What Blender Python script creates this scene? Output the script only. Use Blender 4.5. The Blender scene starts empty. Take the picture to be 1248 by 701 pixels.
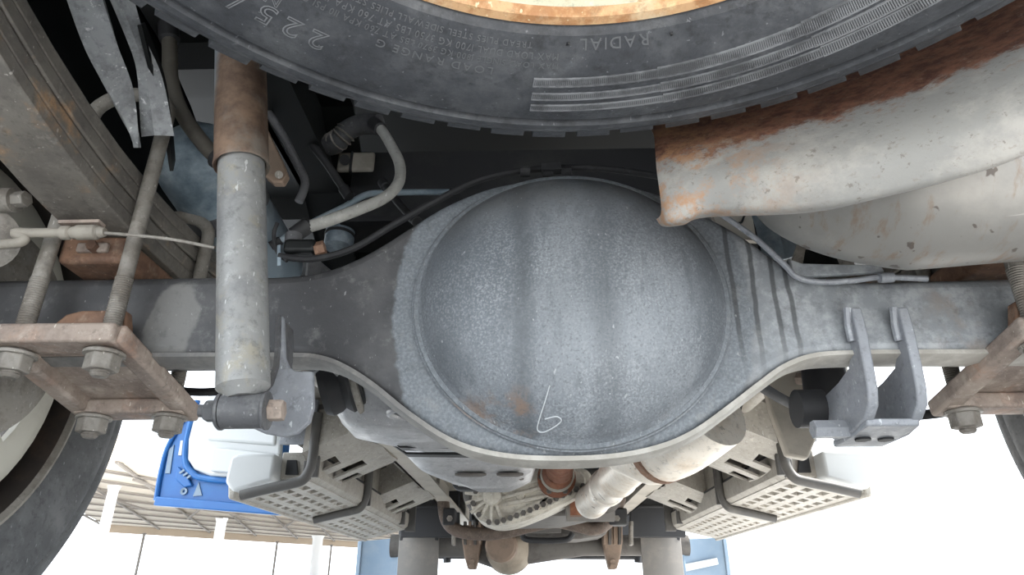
import bpy, bmesh, math, random
from math import sin, cos, tan, pi, radians, degrees, sqrt, atan2, hypot
from mathutils import Vector, Matrix

random.seed(7)
scene = bpy.context.scene
C = scene.collection

# ---------------------------------------------------------------- camera
FPX = 820.0
PITCH, YAW = radians(24.5), radians(1.53)
CAM = Vector((-.036, 0, .14))
cd = bpy.data.cameras.new('camera'); cam = bpy.data.objects.new('camera', cd); C.objects.link(cam)
cd.sensor_width = 36; cd.lens = 36 * FPX / 1248; cd.clip_start = .01; cd.clip_end = 500
cam.location = CAM; cam.rotation_euler = (pi / 2 + PITCH, 0, YAW)
scene.camera = cam
# ---------------------------------------------------------------- world, sun, exposure
w = bpy.data.worlds.new('sky'); scene.world = w; w.use_nodes = True
bg = w.node_tree.nodes['Background']; bg.inputs[0].default_value = (.85, .925, 1, 1); bg.inputs[1].default_value = 1.35
sd = bpy.data.lights.new('sun', 'SUN'); sun = bpy.data.objects.new('sun', sd); C.objects.link(sun)
sd.energy = 5.0; sd.angle = radians(1.5); sd.color = (1, .97, .92)
sun.rotation_euler = (radians(-6), radians(47), 0)   # from the right, high enough to shine under the deck onto the yard
vs = scene.view_settings
vs.view_transform = 'Standard'; vs.look = 'None'; vs.gamma = 1; vs.use_curve_mapping = False
vs.exposure = 1.6
try:
    scene.cycles.use_denoising = True
except Exception:
    pass

# ---------------------------------------------------------------- surveying helpers: a pixel of the photograph at a known depth
_f = Vector((-sin(YAW) * cos(PITCH), cos(YAW) * cos(PITCH), sin(PITCH)))
_r = Vector((cos(YAW), sin(YAW), 0)); _u = _r.cross(_f)
def ray(x, y): return _f + _r * ((x - 624) / FPX) + _u * ((350.5 - y) / FPX)
def PY(x, y, Y): d = ray(x, y); return CAM + d * ((Y - CAM.y) / d.y)
def PZ(x, y, Z): d = ray(x, y); return CAM + d * ((Z - CAM.z) / d.z)
def PX(x, y, X): d = ray(x, y); return CAM + d * ((X - CAM.x) / d.x)
V = Vector

def spline(pts, n=8):
    pts = [V(p) for p in pts]; out = []
    for i in range(len(pts) - 1):
        p0 = pts[max(i - 1, 0)]; p1 = pts[i]; p2 = pts[i + 1]; p3 = pts[min(i + 2, len(pts) - 1)]
        for k in range(n):
            t = k / n
            out.append(.5 * ((2 * p1) + (p2 - p0) * t + (2 * p0 - 5 * p1 + 4 * p2 - p3) * t * t + (3 * p1 - p0 - 3 * p2 + p3) * t ** 3))
    out.append(pts[-1]); return out

class MB:
    def __init__(s): s.v = []; s.f = []
    def add(s, vs, fs):
        o = len(s.v); s.v += [V(p) for p in vs]; s.f += [[i + o for i in q] for q in fs]; return s
    def obox(s, c, ax, ay, az):                     # half-axis vectors
        c, ax, ay, az = V(c), V(ax), V(ay), V(az)
        vs = [c + ax * i + ay * j + az * k for k in (-1, 1) for j in (-1, 1) for i in (-1, 1)]
        if ax.cross(ay).dot(az) < 0:
            return s.add(vs, [(0, 1, 3, 2), (4, 6, 7, 5), (0, 4, 5, 1), (2, 3, 7, 6), (0, 2, 6, 4), (1, 5, 7, 3)])
        return s.add(vs, [(0, 2, 3, 1), (4, 5, 7, 6), (0, 1, 5, 4), (2, 6, 7, 3), (0, 4, 6, 2), (1, 3, 7, 5)])
    def box(s, a, b):
        a, b = V(a), V(b); c = (a + b) / 2; h = (b - a) / 2
        return s.obox(c, (abs(h.x), 0, 0), (0, abs(h.y), 0), (0, 0, abs(h.z)))
    def bar(s, p0, p1, wd, ht, up=(0, 0, 1)):
        p0, p1, up = V(p0), V(p1), V(up); d = p1 - p0; t = d.normalized(); sx = t.cross(up).normalized(); uz = sx.cross(t)
        return s.obox((p0 + p1) / 2, sx * wd / 2, d / 2, uz * ht / 2)
    def tube(s, pts, r, n=12, cap=True, flat=None):
        pts = [V(p) for p in pts]; m = len(pts); rs = r if hasattr(r, '__len__') else [r] * m
        tg = [(pts[min(i + 1, m - 1)] - pts[max(i - 1, 0)]).normalized() for i in range(m)]
        a = V((0, 0, 1)) if abs(tg[0].z) < .9 else V((1, 0, 0))
        nx = tg[0].cross(a).normalized(); vs = []; fs = []
        for i in range(m):
            nx = (nx - tg[i] * nx.dot(tg[i])).normalized(); ny = tg[i].cross(nx)
            for k in range(n):
                t = 2 * pi * k / n; vs.append(pts[i] + (nx * cos(t) + ny * sin(t)) * rs[i])
        for i in range(m - 1):
            for k in range(n):
                k2 = (k + 1) % n; fs.append((i * n + k, i * n + k2, (i + 1) * n + k2, (i + 1) * n + k))
        if cap: fs += [tuple(range(n))[::-1], tuple((m - 1) * n + k for k in range(n))]
        return s.add(vs, fs)
    def lathe(s, prof, o, ax, n=48, closed=False, ref=None):   # prof: (radius, height along axis)
        o, ax = V(o), V(ax).normalized(); a = V(ref) if ref else (V((1, 0, 0)) if abs(ax.x) < .9 else V((0, 1, 0)))
        ex = (a - ax * a.dot(ax)).normalized(); ey = ax.cross(ex); vs = []; fs = []; m = len(prof)
        for r, h in prof:
            for k in range(n):
                t = 2 * pi * k / n; vs.append(o + ax * h + (ex * cos(t) + ey * sin(t)) * r)
        for i in range(m if closed else m - 1):
            j = (i + 1) % m
            for k in range(n):
                k2 = (k + 1) % n; fs.append((i * n + k, i * n + k2, j * n + k2, j * n + k))
        return s.add(vs, fs)
    def prism(s, poly, vec):
        poly = [V(p) for p in poly]; vec = V(vec); n = len(poly)
        nr = V((0, 0, 0))
        for i in range(n): nr += (poly[i] - poly[0]).cross(poly[(i + 1) % n] - poly[0])
        if nr.dot(vec) > 0: poly = poly[::-1]
        return s.add(poly + [p + vec for p in poly], [tuple(range(n)), tuple(range(2 * n - 1, n - 1, -1))] + [(i, i + n, (i + 1) % n + n, (i + 1) % n) for i in range(n)])
    def cyl(s, p0, p1, r, n=20, r1=None):
        p0, p1 = V(p0), V(p1); return s.tube([p0, p1], [r, r1 if r1 is not None else r], n)
    def hexa(s, p0, p1, r): return s.cyl(p0, p1, r, 6)
    def sheet(s, g, th):                             # g: rows of points, thickened towards th (vector) or along normals (float)
        m, n = len(g), len(g[0]); P = [[V(p) for p in r_] for r_ in g]; Q = []
        for i in range(m):
            row = []
            for j in range(n):
                if isinstance(th, (int, float)):
                    du = P[min(i + 1, m - 1)][j] - P[max(i - 1, 0)][j]; dv = P[i][min(j + 1, n - 1)] - P[i][max(j - 1, 0)]
                    row.append(P[i][j] + du.cross(dv).normalized() * th)
                else: row.append(P[i][j] + V(th))
            Q.append(row)
        o = m * n; vs = [p for r_ in P for p in r_] + [p for r_ in Q for p in r_]; fs = []
        I = lambda i, j: i * n + j
        for i in range(m - 1):
            for j in range(n - 1):
                q = (I(i, j), I(i, j + 1), I(i + 1, j + 1), I(i + 1, j)); fs.append(q); fs.append(tuple(k + o for k in q[::-1]))
        for j in range(n - 1):
            fs.append((I(0, j), I(0, j) + o, I(0, j + 1) + o, I(0, j + 1))); a = m - 1
            fs.append((I(a, j), I(a, j + 1), I(a, j + 1) + o, I(a, j) + o))
        for i in range(m - 1):
            fs.append((I(i, 0), I(i + 1, 0), I(i + 1, 0) + o, I(i, 0) + o)); a = n - 1
            fs.append((I(i, a), I(i, a) + o, I(i + 1, a) + o, I(i + 1, a)))
        return s.add(vs, fs)
    def plate(s, fn, us, vv, holes, th):             # a plate with real openings: fn(u, v) -> point, holes: set of (i, j) cells left out
        th = V(th); m, n = len(us), len(vv); vs = [V(fn(u, v)) for u in us for v in vv]; vs += [p + th for p in vs]; o = m * n; fs = []
        I = lambda i, j: i * n + j
        solid = lambda i, j: 0 <= i < m - 1 and 0 <= j < n - 1 and (i, j) not in holes
        for i in range(m - 1):
            for j in range(n - 1):
                if not solid(i, j): continue
                q = (I(i, j), I(i, j + 1), I(i + 1, j + 1), I(i + 1, j)); fs.append(q); fs.append(tuple(k + o for k in q[::-1]))
                for (di, dj, a, b) in ((-1, 0, I(i, j), I(i, j + 1)), (1, 0, I(i + 1, j + 1), I(i + 1, j)), (0, -1, I(i + 1, j), I(i, j)), (0, 1, I(i, j + 1), I(i + 1, j + 1))):
                    if not solid(i + di, j + dj): fs.append((a, a + o, b + o, b))
        return s.add(vs, fs)
    def mirror(s): s.v = [V((-p.x, p.y, p.z)) for p in s.v]; s.f = [q[::-1] for q in s.f]; return s
    def build(s, name, m, parent=None, bevel=0, seg=2, ang=35, loc=None, fix=True):
        me = bpy.data.meshes.new(name); base = V(loc) if loc else V((0, 0, 0))
        if parent: base = V(parent.get('_o', (0, 0, 0)))
        me.from_pydata([tuple(p - base) for p in s.v], [], s.f)
        if fix:
            bm = bmesh.new(); bm.from_mesh(me); bmesh.ops.remove_doubles(bm, verts=bm.verts, dist=1e-6)
            bmesh.ops.recalc_face_normals(bm, faces=bm.faces); bm.to_mesh(me); bm.free()
        me.materials.append(M[m]); me.shade_smooth()
        try: me.set_sharp_from_angle(angle=radians(ang))
        except Exception: pass
        o = bpy.data.objects.new(name, me); C.objects.link(o)
        if parent: o.parent = parent
        else: o.location = base
        o['_o'] = tuple(base)
        if bevel:
            b = o.modifiers.new('bevel', 'BEVEL'); b.width = bevel; b.segments = seg; b.limit_method = 'ANGLE'; b.angle_limit = radians(40); b.harden_normals = False
        return o

def tag(o, label, cat, group=None, kind=None):
    o['label'] = label; o['category'] = cat
    if group: o['group'] = group
    if kind: o['kind'] = kind
    return o
def thing(name, label, cat, loc, group=None):
    o = bpy.data.objects.new(name, None); C.objects.link(o); o.empty_display_size = .05
    o.location = V(loc); o['_o'] = tuple(V(loc)); return tag(o, label, cat, group)
def copy_tree(o, parent=None):
    c = o.copy(); C.objects.link(c)
    if parent: c.parent = parent
    for ch in list(o.children): copy_tree(ch, c)
    return c

# ---------------------------------------------------------------- materials
M = {}
class NT:
    def __init__(s, name):
        m = bpy.data.materials.new(name); m.use_nodes = True; s.m = m; s.t = m.node_tree; s.b = s.t.nodes['Principled BSDF']
        s.co = s.t.nodes.new('ShaderNodeTexCoord').outputs['Object']; M[name] = m
    def lk(s, a, b):
        if isinstance(a, (int, float)): b.default_value = a
        elif isinstance(a, tuple): b.default_value = (*a[:3], 1) if len(b.default_value) == 4 else a[:3]
        else: s.t.links.new(a, b)
    def noise(s, scale, detail=4, rough=.6, stretch=None, seed=0):
        n = s.t.nodes.new('ShaderNodeTexNoise'); n.inputs['Scale'].default_value = scale; n.inputs['Detail'].default_value = detail; n.inputs['Roughness'].default_value = rough
        mp = s.t.nodes.new('ShaderNodeMapping'); s.lk(s.co, mp.inputs[0]); mp.inputs[1].default_value = (seed * 3.1, seed * 1.7, seed * 5.3)
        if stretch: mp.inputs[3].default_value = stretch
        s.lk(mp.outputs[0], n.inputs['Vector']); return n.outputs['Fac']
    def math(s, op, a, b=0.):
        n = s.t.nodes.new('ShaderNodeMath'); n.operation = op; s.lk(a, n.inputs[0]); s.lk(b, n.inputs[1]); return n.outputs[0]
    def ramp(s, v, lo, hi, a=0., b=1.):
        n = s.t.nodes.new('ShaderNodeMapRange'); n.interpolation_type = 'SMOOTHSTEP'; s.lk(v, n.inputs[0])
        for i, q in enumerate((lo, hi, a, b)): n.inputs[1 + i].default_value = q
        return n.outputs[0]
    def mix(s, f, a, b):
        n = s.t.nodes.new('ShaderNodeMix'); n.data_type = 'RGBA'; s.lk(f, n.inputs[0]); s.lk(a, n.inputs[6]); s.lk(b, n.inputs[7]); return n.outputs[2]
    def xyz(s):
        n = s.t.nodes.new('ShaderNodeSeparateXYZ'); s.lk(s.co, n.inputs[0]); return n.outputs
    def bump(s, h, st, dist=.002):
        n = s.t.nodes.new('ShaderNodeBump'); n.inputs['Strength'].default_value = st; n.inputs['Distance'].default_value = dist; s.lk(h, n.inputs['Height']); s.lk(n.outputs[0], s.b.inputs['Normal'])
    def done(s, col, rough=.6, metal=0., spec=.5):
        s.lk(col, s.b.inputs['Base Color']); s.lk(rough, s.b.inputs['Roughness']); s.lk(metal, s.b.inputs['Metallic']); s.b.inputs['Specular IOR Level'].default_value = spec

def mat(name, base, rough=.6, metal=0., mott=(), bump=None, spec=.5):
    """mott: (colour, noise scale, threshold lo, hi, amount); bump marks a weathered surface that also gets fine grime"""
    n = NT(name); c = base
    for i, (col, sc, lo, hi, amt) in enumerate(mott):
        f = n.ramp(n.noise(sc * (1.8 if bump else 1), 7, .68, seed=i + 1), lo, hi, 0, amt); c = n.mix(f, c, col)
    if bump:
        dk = tuple(q * .45 for q in base); lt = tuple(min(.8, q * 1.7 + .03) for q in base)
        c = n.mix(n.ramp(n.noise(110, 5, .7, seed=11), .52, .70, 0, .55), c, dk)
        c = n.mix(n.ramp(n.noise(75, 6, .75, seed=12), .54, .72, 0, .5), c, lt)
        c = n.mix(n.ramp(n.noise(240, 2, .5, (1, 1, .35), seed=13), .69, .74, 0, .55), c, tuple(min(.8, q * 2.2 + .12) for q in base))
        n.bump(n.noise(bump[0], 5, .65, seed=9), bump[1] * 1.4)
        rough = n.ramp(n.noise(30, 4, .6, seed=14), .3, .7, rough - .12, rough + .14)
    n.done(c, rough, metal, spec)

DUST = (.30, .28, .25)
mat('rubber', (.046, .049, .056), .62, 0, [((.13, .134, .142), 9, .42, .75, .75), ((.016, .016, .018), 22, .5, .7, .6), ((.30, .30, .30), 90, .70, .78, .5)], (160, .25))
mat('rubber_line', (.20, .205, .215), .6, 0, [((.05, .05, .055), 30, .45, .65, .7)])
mat('rubber_text', (.115, .118, .125), .65)
mat('rubber_dark', (.014, .014, .016), .7)
mat('wheel_rubber', (0.088, 0.090, 0.093), .7, 0, [((0.208, 0.208, 0.208), 8, .4, .75, .6)], (120, .2))
mat('rim_rust', (.58, .56, .42), .55, 0, [((.36, .17, .06), 14, .50, .66, .75), ((.42, .18, .05), 45, .60, .68, .9), ((.70, .68, .56), 6, .55, .75, .6)], (80, .25))
mat('rim_edge', (.62, .38, .20), .6, 0, [((.36, .15, .05), 18, .45, .62, .8), ((.70, .60, .42), 11, .52, .7, .7)], (80, .3))
mat('rim_cream', (.52, .50, .43), .55, 0, [((.36, .33, .28), 10, .45, .7, .6)])
mat('rim_dark', (.035, .028, .024), .7, 0, [((.09, .06, .045), 12, .45, .7, .7)])
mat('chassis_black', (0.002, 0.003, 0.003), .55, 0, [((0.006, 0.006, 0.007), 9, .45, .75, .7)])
mat('chassis_grey', (.10, .10, .105), .55, 0, [((.05, .05, .055), 12, .42, .65, .7), ((.20, .18, .15), 6, .5, .75, .5)], (60, .2))
mat('dusty_steel', (0.275, 0.254, 0.225), .6, .1, [((0.145, 0.123, 0.102), 14, .45, .65, .7), ((0.435, 0.406, 0.362), 7, .5, .75, .6)], (90, .3))
mat('rusty_plate', (0.351, 0.284, 0.238), .7, 0, [((0.203, 0.157, 0.135), 12, .42, .64, .8), ((0.594, 0.513, 0.446), 18, .5, .72, .6), ((0.459, 0.230, 0.135), 7, .5, .7, .5)], (110, .4))
mat('rust_brown', (0.221, 0.124, 0.078), .75, 0, [((0.117, 0.065, 0.046), 16, .42, .65, .8), ((0.338, 0.260, 0.195), 24, .52, .72, .6)], (120, .4))
mat('spring_steel', (0.170, 0.156, 0.136), .55, .1, [((0.110, 0.100, 0.090), 10, .42, .62, .7), ((0.480, 0.270, 0.120), 7, .54, .72, .75), ((0.400, 0.380, 0.340), 34, .6, .74, .5)], (70, .3))
mat('galvanised', (.36, .37, .38), .5, .2, [((.18, .185, .19), 20, .42, .62, .7), ((.85, .85, .85), 40, .60, .66, .9)], (80, .4))
mat('shock_lower', (0.275, 0.275, 0.269), .5, .2, [((0.163, 0.163, 0.169), 12, .45, .66, .7), ((0.325, 0.294, 0.225), 18, .52, .7, .7)], (90, .25))
mat('bushing', (.09, .09, .095), .6, 0, [((.20, .20, .195), 26, .48, .7, .6)], (90, .3))
mat('hose_grey', (.36, .355, .33), .6, 0, [((.48, .47, .44), 20, .48, .7, .6)], (60, .1))
mat('hose_black', (.018, .018, .02), .75, 0, [((.06, .06, .06), 30, .5, .7, .6)])
mat('hose_brown', (.10, .09, .075), .6, 0, [((.17, .155, .13), 20, .48, .7, .6)])
mat('cable_tan', (.33, .30, .255), .6, 0, [((.22, .20, .17), 20, .45, .65, .7)])
mat('tank_blue', (.30, .37, .42), .45, .1, [((.42, .47, .50), 12, .46, .66, .8), ((.03, .06, .09), 6, .5, .7, .7)])
mat('blue_paint', (0.019, 0.124, 0.372), .35, 0, [((0.031, 0.167, 0.422), 6, .45, .7, .6)], spec=.5)
mat('blue_dusty', (.19, .265, .35), .5, 0, [((.27, .33, .39), 5, .45, .7, .7)])
mat('white_plastic', (0.562, 0.576, 0.576), .35, 0, [((0.475, 0.497, 0.504), 4, .45, .75, .5)])
mat('step_sheet', (.36, .335, .295), .55, 0, [((.25, .23, .20), 7, .45, .68, .6), ((.46, .44, .40), 14, .54, .74, .5)], (60, .12))
mat('step_bar', (0.076, 0.072, 0.068), .5, 0, [((0.160, 0.148, 0.132), 9, .48, .72, .6)])
mat('tank_silver', (0.390, 0.390, 0.398), .40, .25, [((0.172, 0.172, 0.176), 6, .45, .7, .6), ((0.374, 0.359, 0.335), 14, .54, .74, .5)], (40, .1))
mat('cast_aluminium', (0.630, 0.593, 0.517), .6, .25, [((0.360, 0.323, 0.270), 12, .45, .66, .7)], (80, .3))
mat('cast_dark', (.12, .11, .10), .65, .1, [((.06, .05, .045), 12, .45, .66, .7)])
mat('exhaust', (0.780, 0.728, 0.650), .38, .3, [((0.546, 0.429, 0.312), 9, .48, .7, .6)], (50, .1))
mat('frame_dust', (0.459, 0.419, 0.358), .6, 0, [((0.297, 0.270, 0.230), 8, .45, .66, .6)])
mat('rust_red', (.20, .075, .04), .75, 0, [((.30, .15, .08), 20, .48, .68, .7)], (120, .4))
mat('front_rust', (.26, .185, .135), .7, 0, [((.16, .12, .09), 12, .45, .66, .7)])
mat('stabiliser_brown', (.13, .095, .075), .65, 0, [((.07, .055, .045), 14, .45, .66, .7), ((.20, .16, .13), 22, .5, .7, .6)], (80, .3))
mat('front_tan', (.34, .285, .22), .65, 0, [((.20, .165, .13), 7, .45, .66, .7)])
mat('flap_grey', (0.178, 0.166, 0.153), .65, 0, [((0.255, 0.230, 0.200), 7, .48, .7, .7)])
mat('dust_dark', (0.023, 0.023, 0.025), .6, 0, [((0.050, 0.049, 0.046), 8, .48, .72, .6)])
mat('bracket_grey', (0.288, 0.300, 0.325), .5, .1, [((0.200, 0.206, 0.225), 9, .45, .68, .6), ((0.375, 0.375, 0.375), 40, .55, .7, .5)], (120, .3))
mat('chalk', (.48, .50, .52), .9)
mat('ground', (.58, .575, .565), .9, 0, [((.50, .495, .485), 1.5, .4, .7, .6), ((.63, .625, .615), 20, .45, .7, .5)])
mat('canopy_panel', (0.503, 0.449, 0.381), .8, 0, [((0.422, 0.367, 0.306), .8, .45, .7, .6)])
mat('canopy_beam', (0.210, 0.190, 0.170), .7)
mat('canopy_fascia', (0.464, 0.376, 0.288), .7)
mat('wall_white', (.88, .88, .88), .8)
mat('joint_grey', (.24, .23, .22), .8)

# heat shield: rust along the upper edge, warm patches at the lower end (object space, wear with its own shape)
n = NT('shield_rust'); X = n.xyz()
base = n.mix(n.ramp(n.noise(14, 6, .7, seed=1), .42, .66), (0.285, 0.280, 0.266), (0.399, 0.380, 0.351))
base = n.mix(n.ramp(n.noise(120, 4, .7, seed=2), .60, .68, 0, .6), base, (0.133, 0.114, 0.095))
h = n.math('ADD', X['Z'], n.math('MULTIPLY', n.math('SUBTRACT', n.noise(26, 9, .78, seed=3), .5), .11))
h = n.math('SUBTRACT', h, n.math('MULTIPLY', X['X'], .02))
f = n.ramp(h, .052, .064)
rst = n.mix(n.ramp(n.noise(50, 7, .75, seed=4), .38, .64), (0.10, 0.040, 0.028), (0.29, 0.135, 0.085))
rst = n.mix(n.ramp(n.noise(80, 5, .75, seed=6), .58, .68, 0, .7), rst, (.36, .25, .19))
base = n.mix(f, base, rst)
base = n.mix(n.math('MULTIPLY', n.ramp(h, .036, .054), n.ramp(n.noise(90, 6, .8, seed=7), .50, .62, 0, .75)), base, (.24, .13, .08))
base = n.mix(n.ramp(n.noise(140, 5, .75, (1, 1, 1.5), seed=8), .56, .66, 0, .45), base, (.22, .19, .16))
low = n.math('MULTIPLY', n.ramp(X['X'], .12, .0), n.ramp(n.noise(40, 7, .78, seed=5), .45, .60))
base = n.mix(n.math('MULTIPLY', low, .85), base, (0.399, 0.218, 0.114))
n.bump(n.noise(90, 5, .7), .35); n.done(base, .65, .1)
n = NT('muffler_steel'); X = n.xyz()
base = n.mix(n.ramp(n.noise(10, 6, .6, seed=1), .42, .68), (0.259, 0.249, 0.233), (0.350, 0.330, 0.304))
base = n.mix(n.ramp(n.noise(80, 2, .5, seed=2), .66, .70, 0, .8), base, (0.085, 0.065, 0.055))
base = n.mix(n.ramp(n.noise(22, 7, .7, (3, 1, .8), seed=3), .52, .68, 0, .6), base, (0.221, 0.142, 0.091))
n.bump(n.noise(60, 4, .6), .15); n.done(base, .45, .35)
# shock upper tube: rust with a bluish highlight painted on its left flank
n = NT('shock_upper'); X = n.xyz()
base = n.mix(n.ramp(n.noise(22, 6, .7, seed=1), .38, .66), (.11, .07, .05), (.24, .16, .11))
base = n.mix(n.ramp(n.noise(14, 5, .65, seed=2), .52, .70, 0, .7), base, (.24, .22, .19))
e = n.math('ADD', X['X'], n.math('MULTIPLY', n.noise(30, 4, .6, seed=3), .02))
base = n.mix(n.ramp(e, -.008, -.020), base, (.24, .26, .28))
n.bump(n.noise(110, 5, .6), .3); n.done(base, .65, .1)
# axle housing (origin at the centre of the bowl): worn bare paint around the bowl, dark paint on the left tube, greyer right tube, drips
n = NT('axle_housing'); X = n.xyz()
r = n.math('SQRT', n.math('ADD', n.math('MULTIPLY', X['X'], X['X']), n.math('MULTIPLY', n.math('MULTIPLY', X['Z'], X['Z']), .75)))
rn = n.math('ADD', r, n.math('MULTIPLY', n.math('SUBTRACT', n.noise(18, 5, .6, seed=1), .5), .035))
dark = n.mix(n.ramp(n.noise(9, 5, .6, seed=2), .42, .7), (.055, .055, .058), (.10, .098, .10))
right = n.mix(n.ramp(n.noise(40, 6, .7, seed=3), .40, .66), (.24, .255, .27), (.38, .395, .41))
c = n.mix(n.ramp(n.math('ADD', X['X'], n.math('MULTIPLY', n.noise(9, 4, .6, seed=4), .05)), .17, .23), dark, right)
worn = n.mix(n.ramp(n.noise(300, 3, .6, seed=5), .36, .70), (.155, .172, .19), (.23, .25, .27))
c = n.mix(n.ramp(rn, .199, .193, 0, .9), c, worn)
px, pz = n.math('ADD', X['X'], .435), n.math('ADD', X['Z'], .015)
rp = n.math('SQRT', n.math('ADD', n.math('MULTIPLY', n.math('MULTIPLY', px, px), 2.2), n.math('MULTIPLY', pz, pz)))
rp = n.math('ADD', rp, n.math('MULTIPLY', n.math('SUBTRACT', n.noise(16, 5, .6, seed=6), .5), .05))
c = n.mix(n.ramp(rp, .047, .040, 0, .85), c, (.20, .195, .185))
for x0, sd_ in ((.176, 1), (.198, 2), (.222, 3), (.236, 4)):
    wv = n.math('ADD', n.math('SUBTRACT', X['X'], x0), n.math('MULTIPLY', n.math('SUBTRACT', n.noise(11, 3, .6, (.01, .01, 1), seed=sd_), .5), .016))
    d = n.ramp(n.math('ABSOLUTE', wv), .0016, .0036, .75, 0)
    d = n.math('MULTIPLY', d, n.ramp(X['Z'], -.10, -.02))
    c = n.mix(d, c, (.05, .052, .055))
rs = n.math('MULTIPLY', n.ramp(X['X'], .36, .40), n.ramp(n.noise(20, 5, .6, seed=7), .48, .62))
c = n.mix(n.math('MULTIPLY', rs, .6), c, (.30, .255, .22))
c = n.mix(n.ramp(n.noise(300, 2, .5, (1, 1, .4), seed=8), .70, .74, 0, .5), c, (.4, .4, .4))
c = n.mix(n.ramp(n.noise(60, 6, .7, seed=15), .5, .7, 0, .35), c, (.05, .05, .05))
c = n.mix(n.ramp(n.noise(45, 6, .7, seed=16), .54, .72, 0, .3), c, (.30, .30, .29))
n.bump(n.noise(150, 5, .7), .4, .001); n.done(c, .55, .15)
n = NT('strip_dust_light'); X = n.xyz()  # dust tones, with light from the ground painted in as the pale end
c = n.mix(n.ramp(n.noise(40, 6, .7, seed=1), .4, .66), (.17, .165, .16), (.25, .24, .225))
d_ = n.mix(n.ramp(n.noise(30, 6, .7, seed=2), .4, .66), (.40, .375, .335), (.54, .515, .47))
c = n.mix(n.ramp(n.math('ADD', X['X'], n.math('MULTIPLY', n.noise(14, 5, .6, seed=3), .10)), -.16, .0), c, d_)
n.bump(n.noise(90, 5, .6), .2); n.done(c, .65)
# bowl: bluish grey bare metal with fine pale speckle, vertical stain bands, dusty top, a little rust at the foot
n = NT('axle_bowl'); X = n.xyz()
c = n.mix(n.ramp(n.noise(7, 5, .6, (1, 1, .5), seed=1), .36, .68), (.135, .150, .168), (.215, .232, .252))
sp = n.math('MULTIPLY', n.ramp(n.noise(420, 2, .6, seed=2), .42, .68), n.ramp(X['Z'], .12, .0, .12, .55))
sp = n.math('MULTIPLY', sp, n.ramp(n.noise(12, 4, .6, seed=12), .35, .65, .35, 1))
c = n.mix(sp, c, (.40, .42, .44))
for x0, wd, a, sd_ in ((-.052, .013, .62, 3), (.030, .018, .38, 4), (-.13, .03, .35, 5), (.145, .02, .3, 6)):
    wv = n.math('ADD', n.math('SUBTRACT', X['X'], x0), n.math('MULTIPLY', n.math('SUBTRACT', n.noise(6, 4, .6, (.3, .3, 1), seed=sd_), .5), .025))
    c = n.mix(n.ramp(n.math('ABSOLUTE', wv), wd * .2, wd * 1.3, a, 0), c, (.085, .094, .105))
du = n.math('MULTIPLY', n.ramp(X['Z'], .03, .14), n.ramp(n.noise(9, 5, .65, seed=7), .34, .66))
c = n.mix(n.math('MULTIPLY', du, .6), c, (.17, .162, .15))
ru = n.math('MULTIPLY', n.ramp(X['Z'], -.10, -.125), n.ramp(n.noise(16, 6, .7, seed=8), .50, .62))
ru = n.math('MULTIPLY', ru, n.ramp(n.math('ABSOLUTE', n.math('ADD', X['X'], .085)), .03, .055, 1, .12))
c = n.mix(n.math('MULTIPLY', ru, .8), c, (.22, .15, .11))
c = n.mix(n.ramp(n.noise(70, 5, .7, (1, 1, .16), seed=21), .50, .70, 0, .45), c, (.095, .105, .118))
c = n.mix(n.ramp(n.noise(26, 6, .7, (1, 1, .45), seed=22), .52, .72, 0, .35), c, (.30, .315, .335))
c = n.mix(n.ramp(n.noise(380, 2, .5, seed=23), .56, .70, 0, .5), c, (.09, .098, .108))
c = n.mix(n.ramp(n.noise(200, 2, .5, (1, 1, .5), seed=9), .71, .75, 0, .5), c, (.5, .51, .52))
n.bump(n.noise(260, 4, .6), .2, .001); n.done(c, .5, .15)

# ================================================================ SETTING
GZ = .02
g = MB().add([(-70, -60, GZ), (70, -60, GZ), (70, 90, GZ), (-70, 90, GZ)], [(0, 1, 2, 3)]).build('floor', 'ground', fix=False)
g['kind'] = 'structure'; g['label'] = 'pale concrete yard under the truck'

# ================================================================ TRUCK: frame, deck, cab floor
def rail(side):
    o = thing('chassis_rail', ('channel chassis rail running forward beside the silver tank' if side < 0 else 'channel chassis rail running forward beside the exhaust pipe'), 'chassis rail', (side * .37, .0, .70), 'chassis rails')
    xo, xi = side * .41, side * .345; hh = .095; box_f = [(0, 1, 3, 2), (4, 6, 7, 5), (0, 4, 5, 1), (2, 3, 7, 6), (0, 2, 6, 4), (1, 5, 7, 3)]
    for nm, m, prof in (('rear_section', 'chassis_black', [(-.48, .845), (.95, .845), (1.45, .565)]), ('front_section', 'frame_dust', [(1.45, .565), (4.2, .565)])):
        mb = MB()
        for (y0, z0), (y1, z1) in zip(prof, prof[1:]):
            for zz in (-hh, hh - .008):
                mb.add([V((x, y, z + zz + k)) for k in (0, .008) for (y, z) in ((y0, z0), (y1, z1)) for x in (xo, xi)], box_f)
            mb.add([V((x, y, z + k)) for k in (-hh, hh) for (y, z) in ((y0, z0), (y1, z1)) for x in (xo, xo - side * .008)], box_f)
        mb.build(nm, m, o)
    return o
rail(-1); rail(1)
o = thing('cargo_deck', 'dark cargo deck floor above the spare wheel', 'truck deck', (0, .6, .95))
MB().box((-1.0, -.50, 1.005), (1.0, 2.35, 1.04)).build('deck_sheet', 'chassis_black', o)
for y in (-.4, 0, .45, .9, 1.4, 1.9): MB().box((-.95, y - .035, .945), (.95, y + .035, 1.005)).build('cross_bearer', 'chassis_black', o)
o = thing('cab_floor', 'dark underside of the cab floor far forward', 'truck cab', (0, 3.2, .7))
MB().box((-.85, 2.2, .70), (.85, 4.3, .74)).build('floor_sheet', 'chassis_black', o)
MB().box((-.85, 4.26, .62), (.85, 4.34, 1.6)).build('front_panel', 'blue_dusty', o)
MB().box((-.85, 2.2, .74), (.85, 2.24, 1.9)).build('rear_panel', 'blue_dusty', o)
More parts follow.
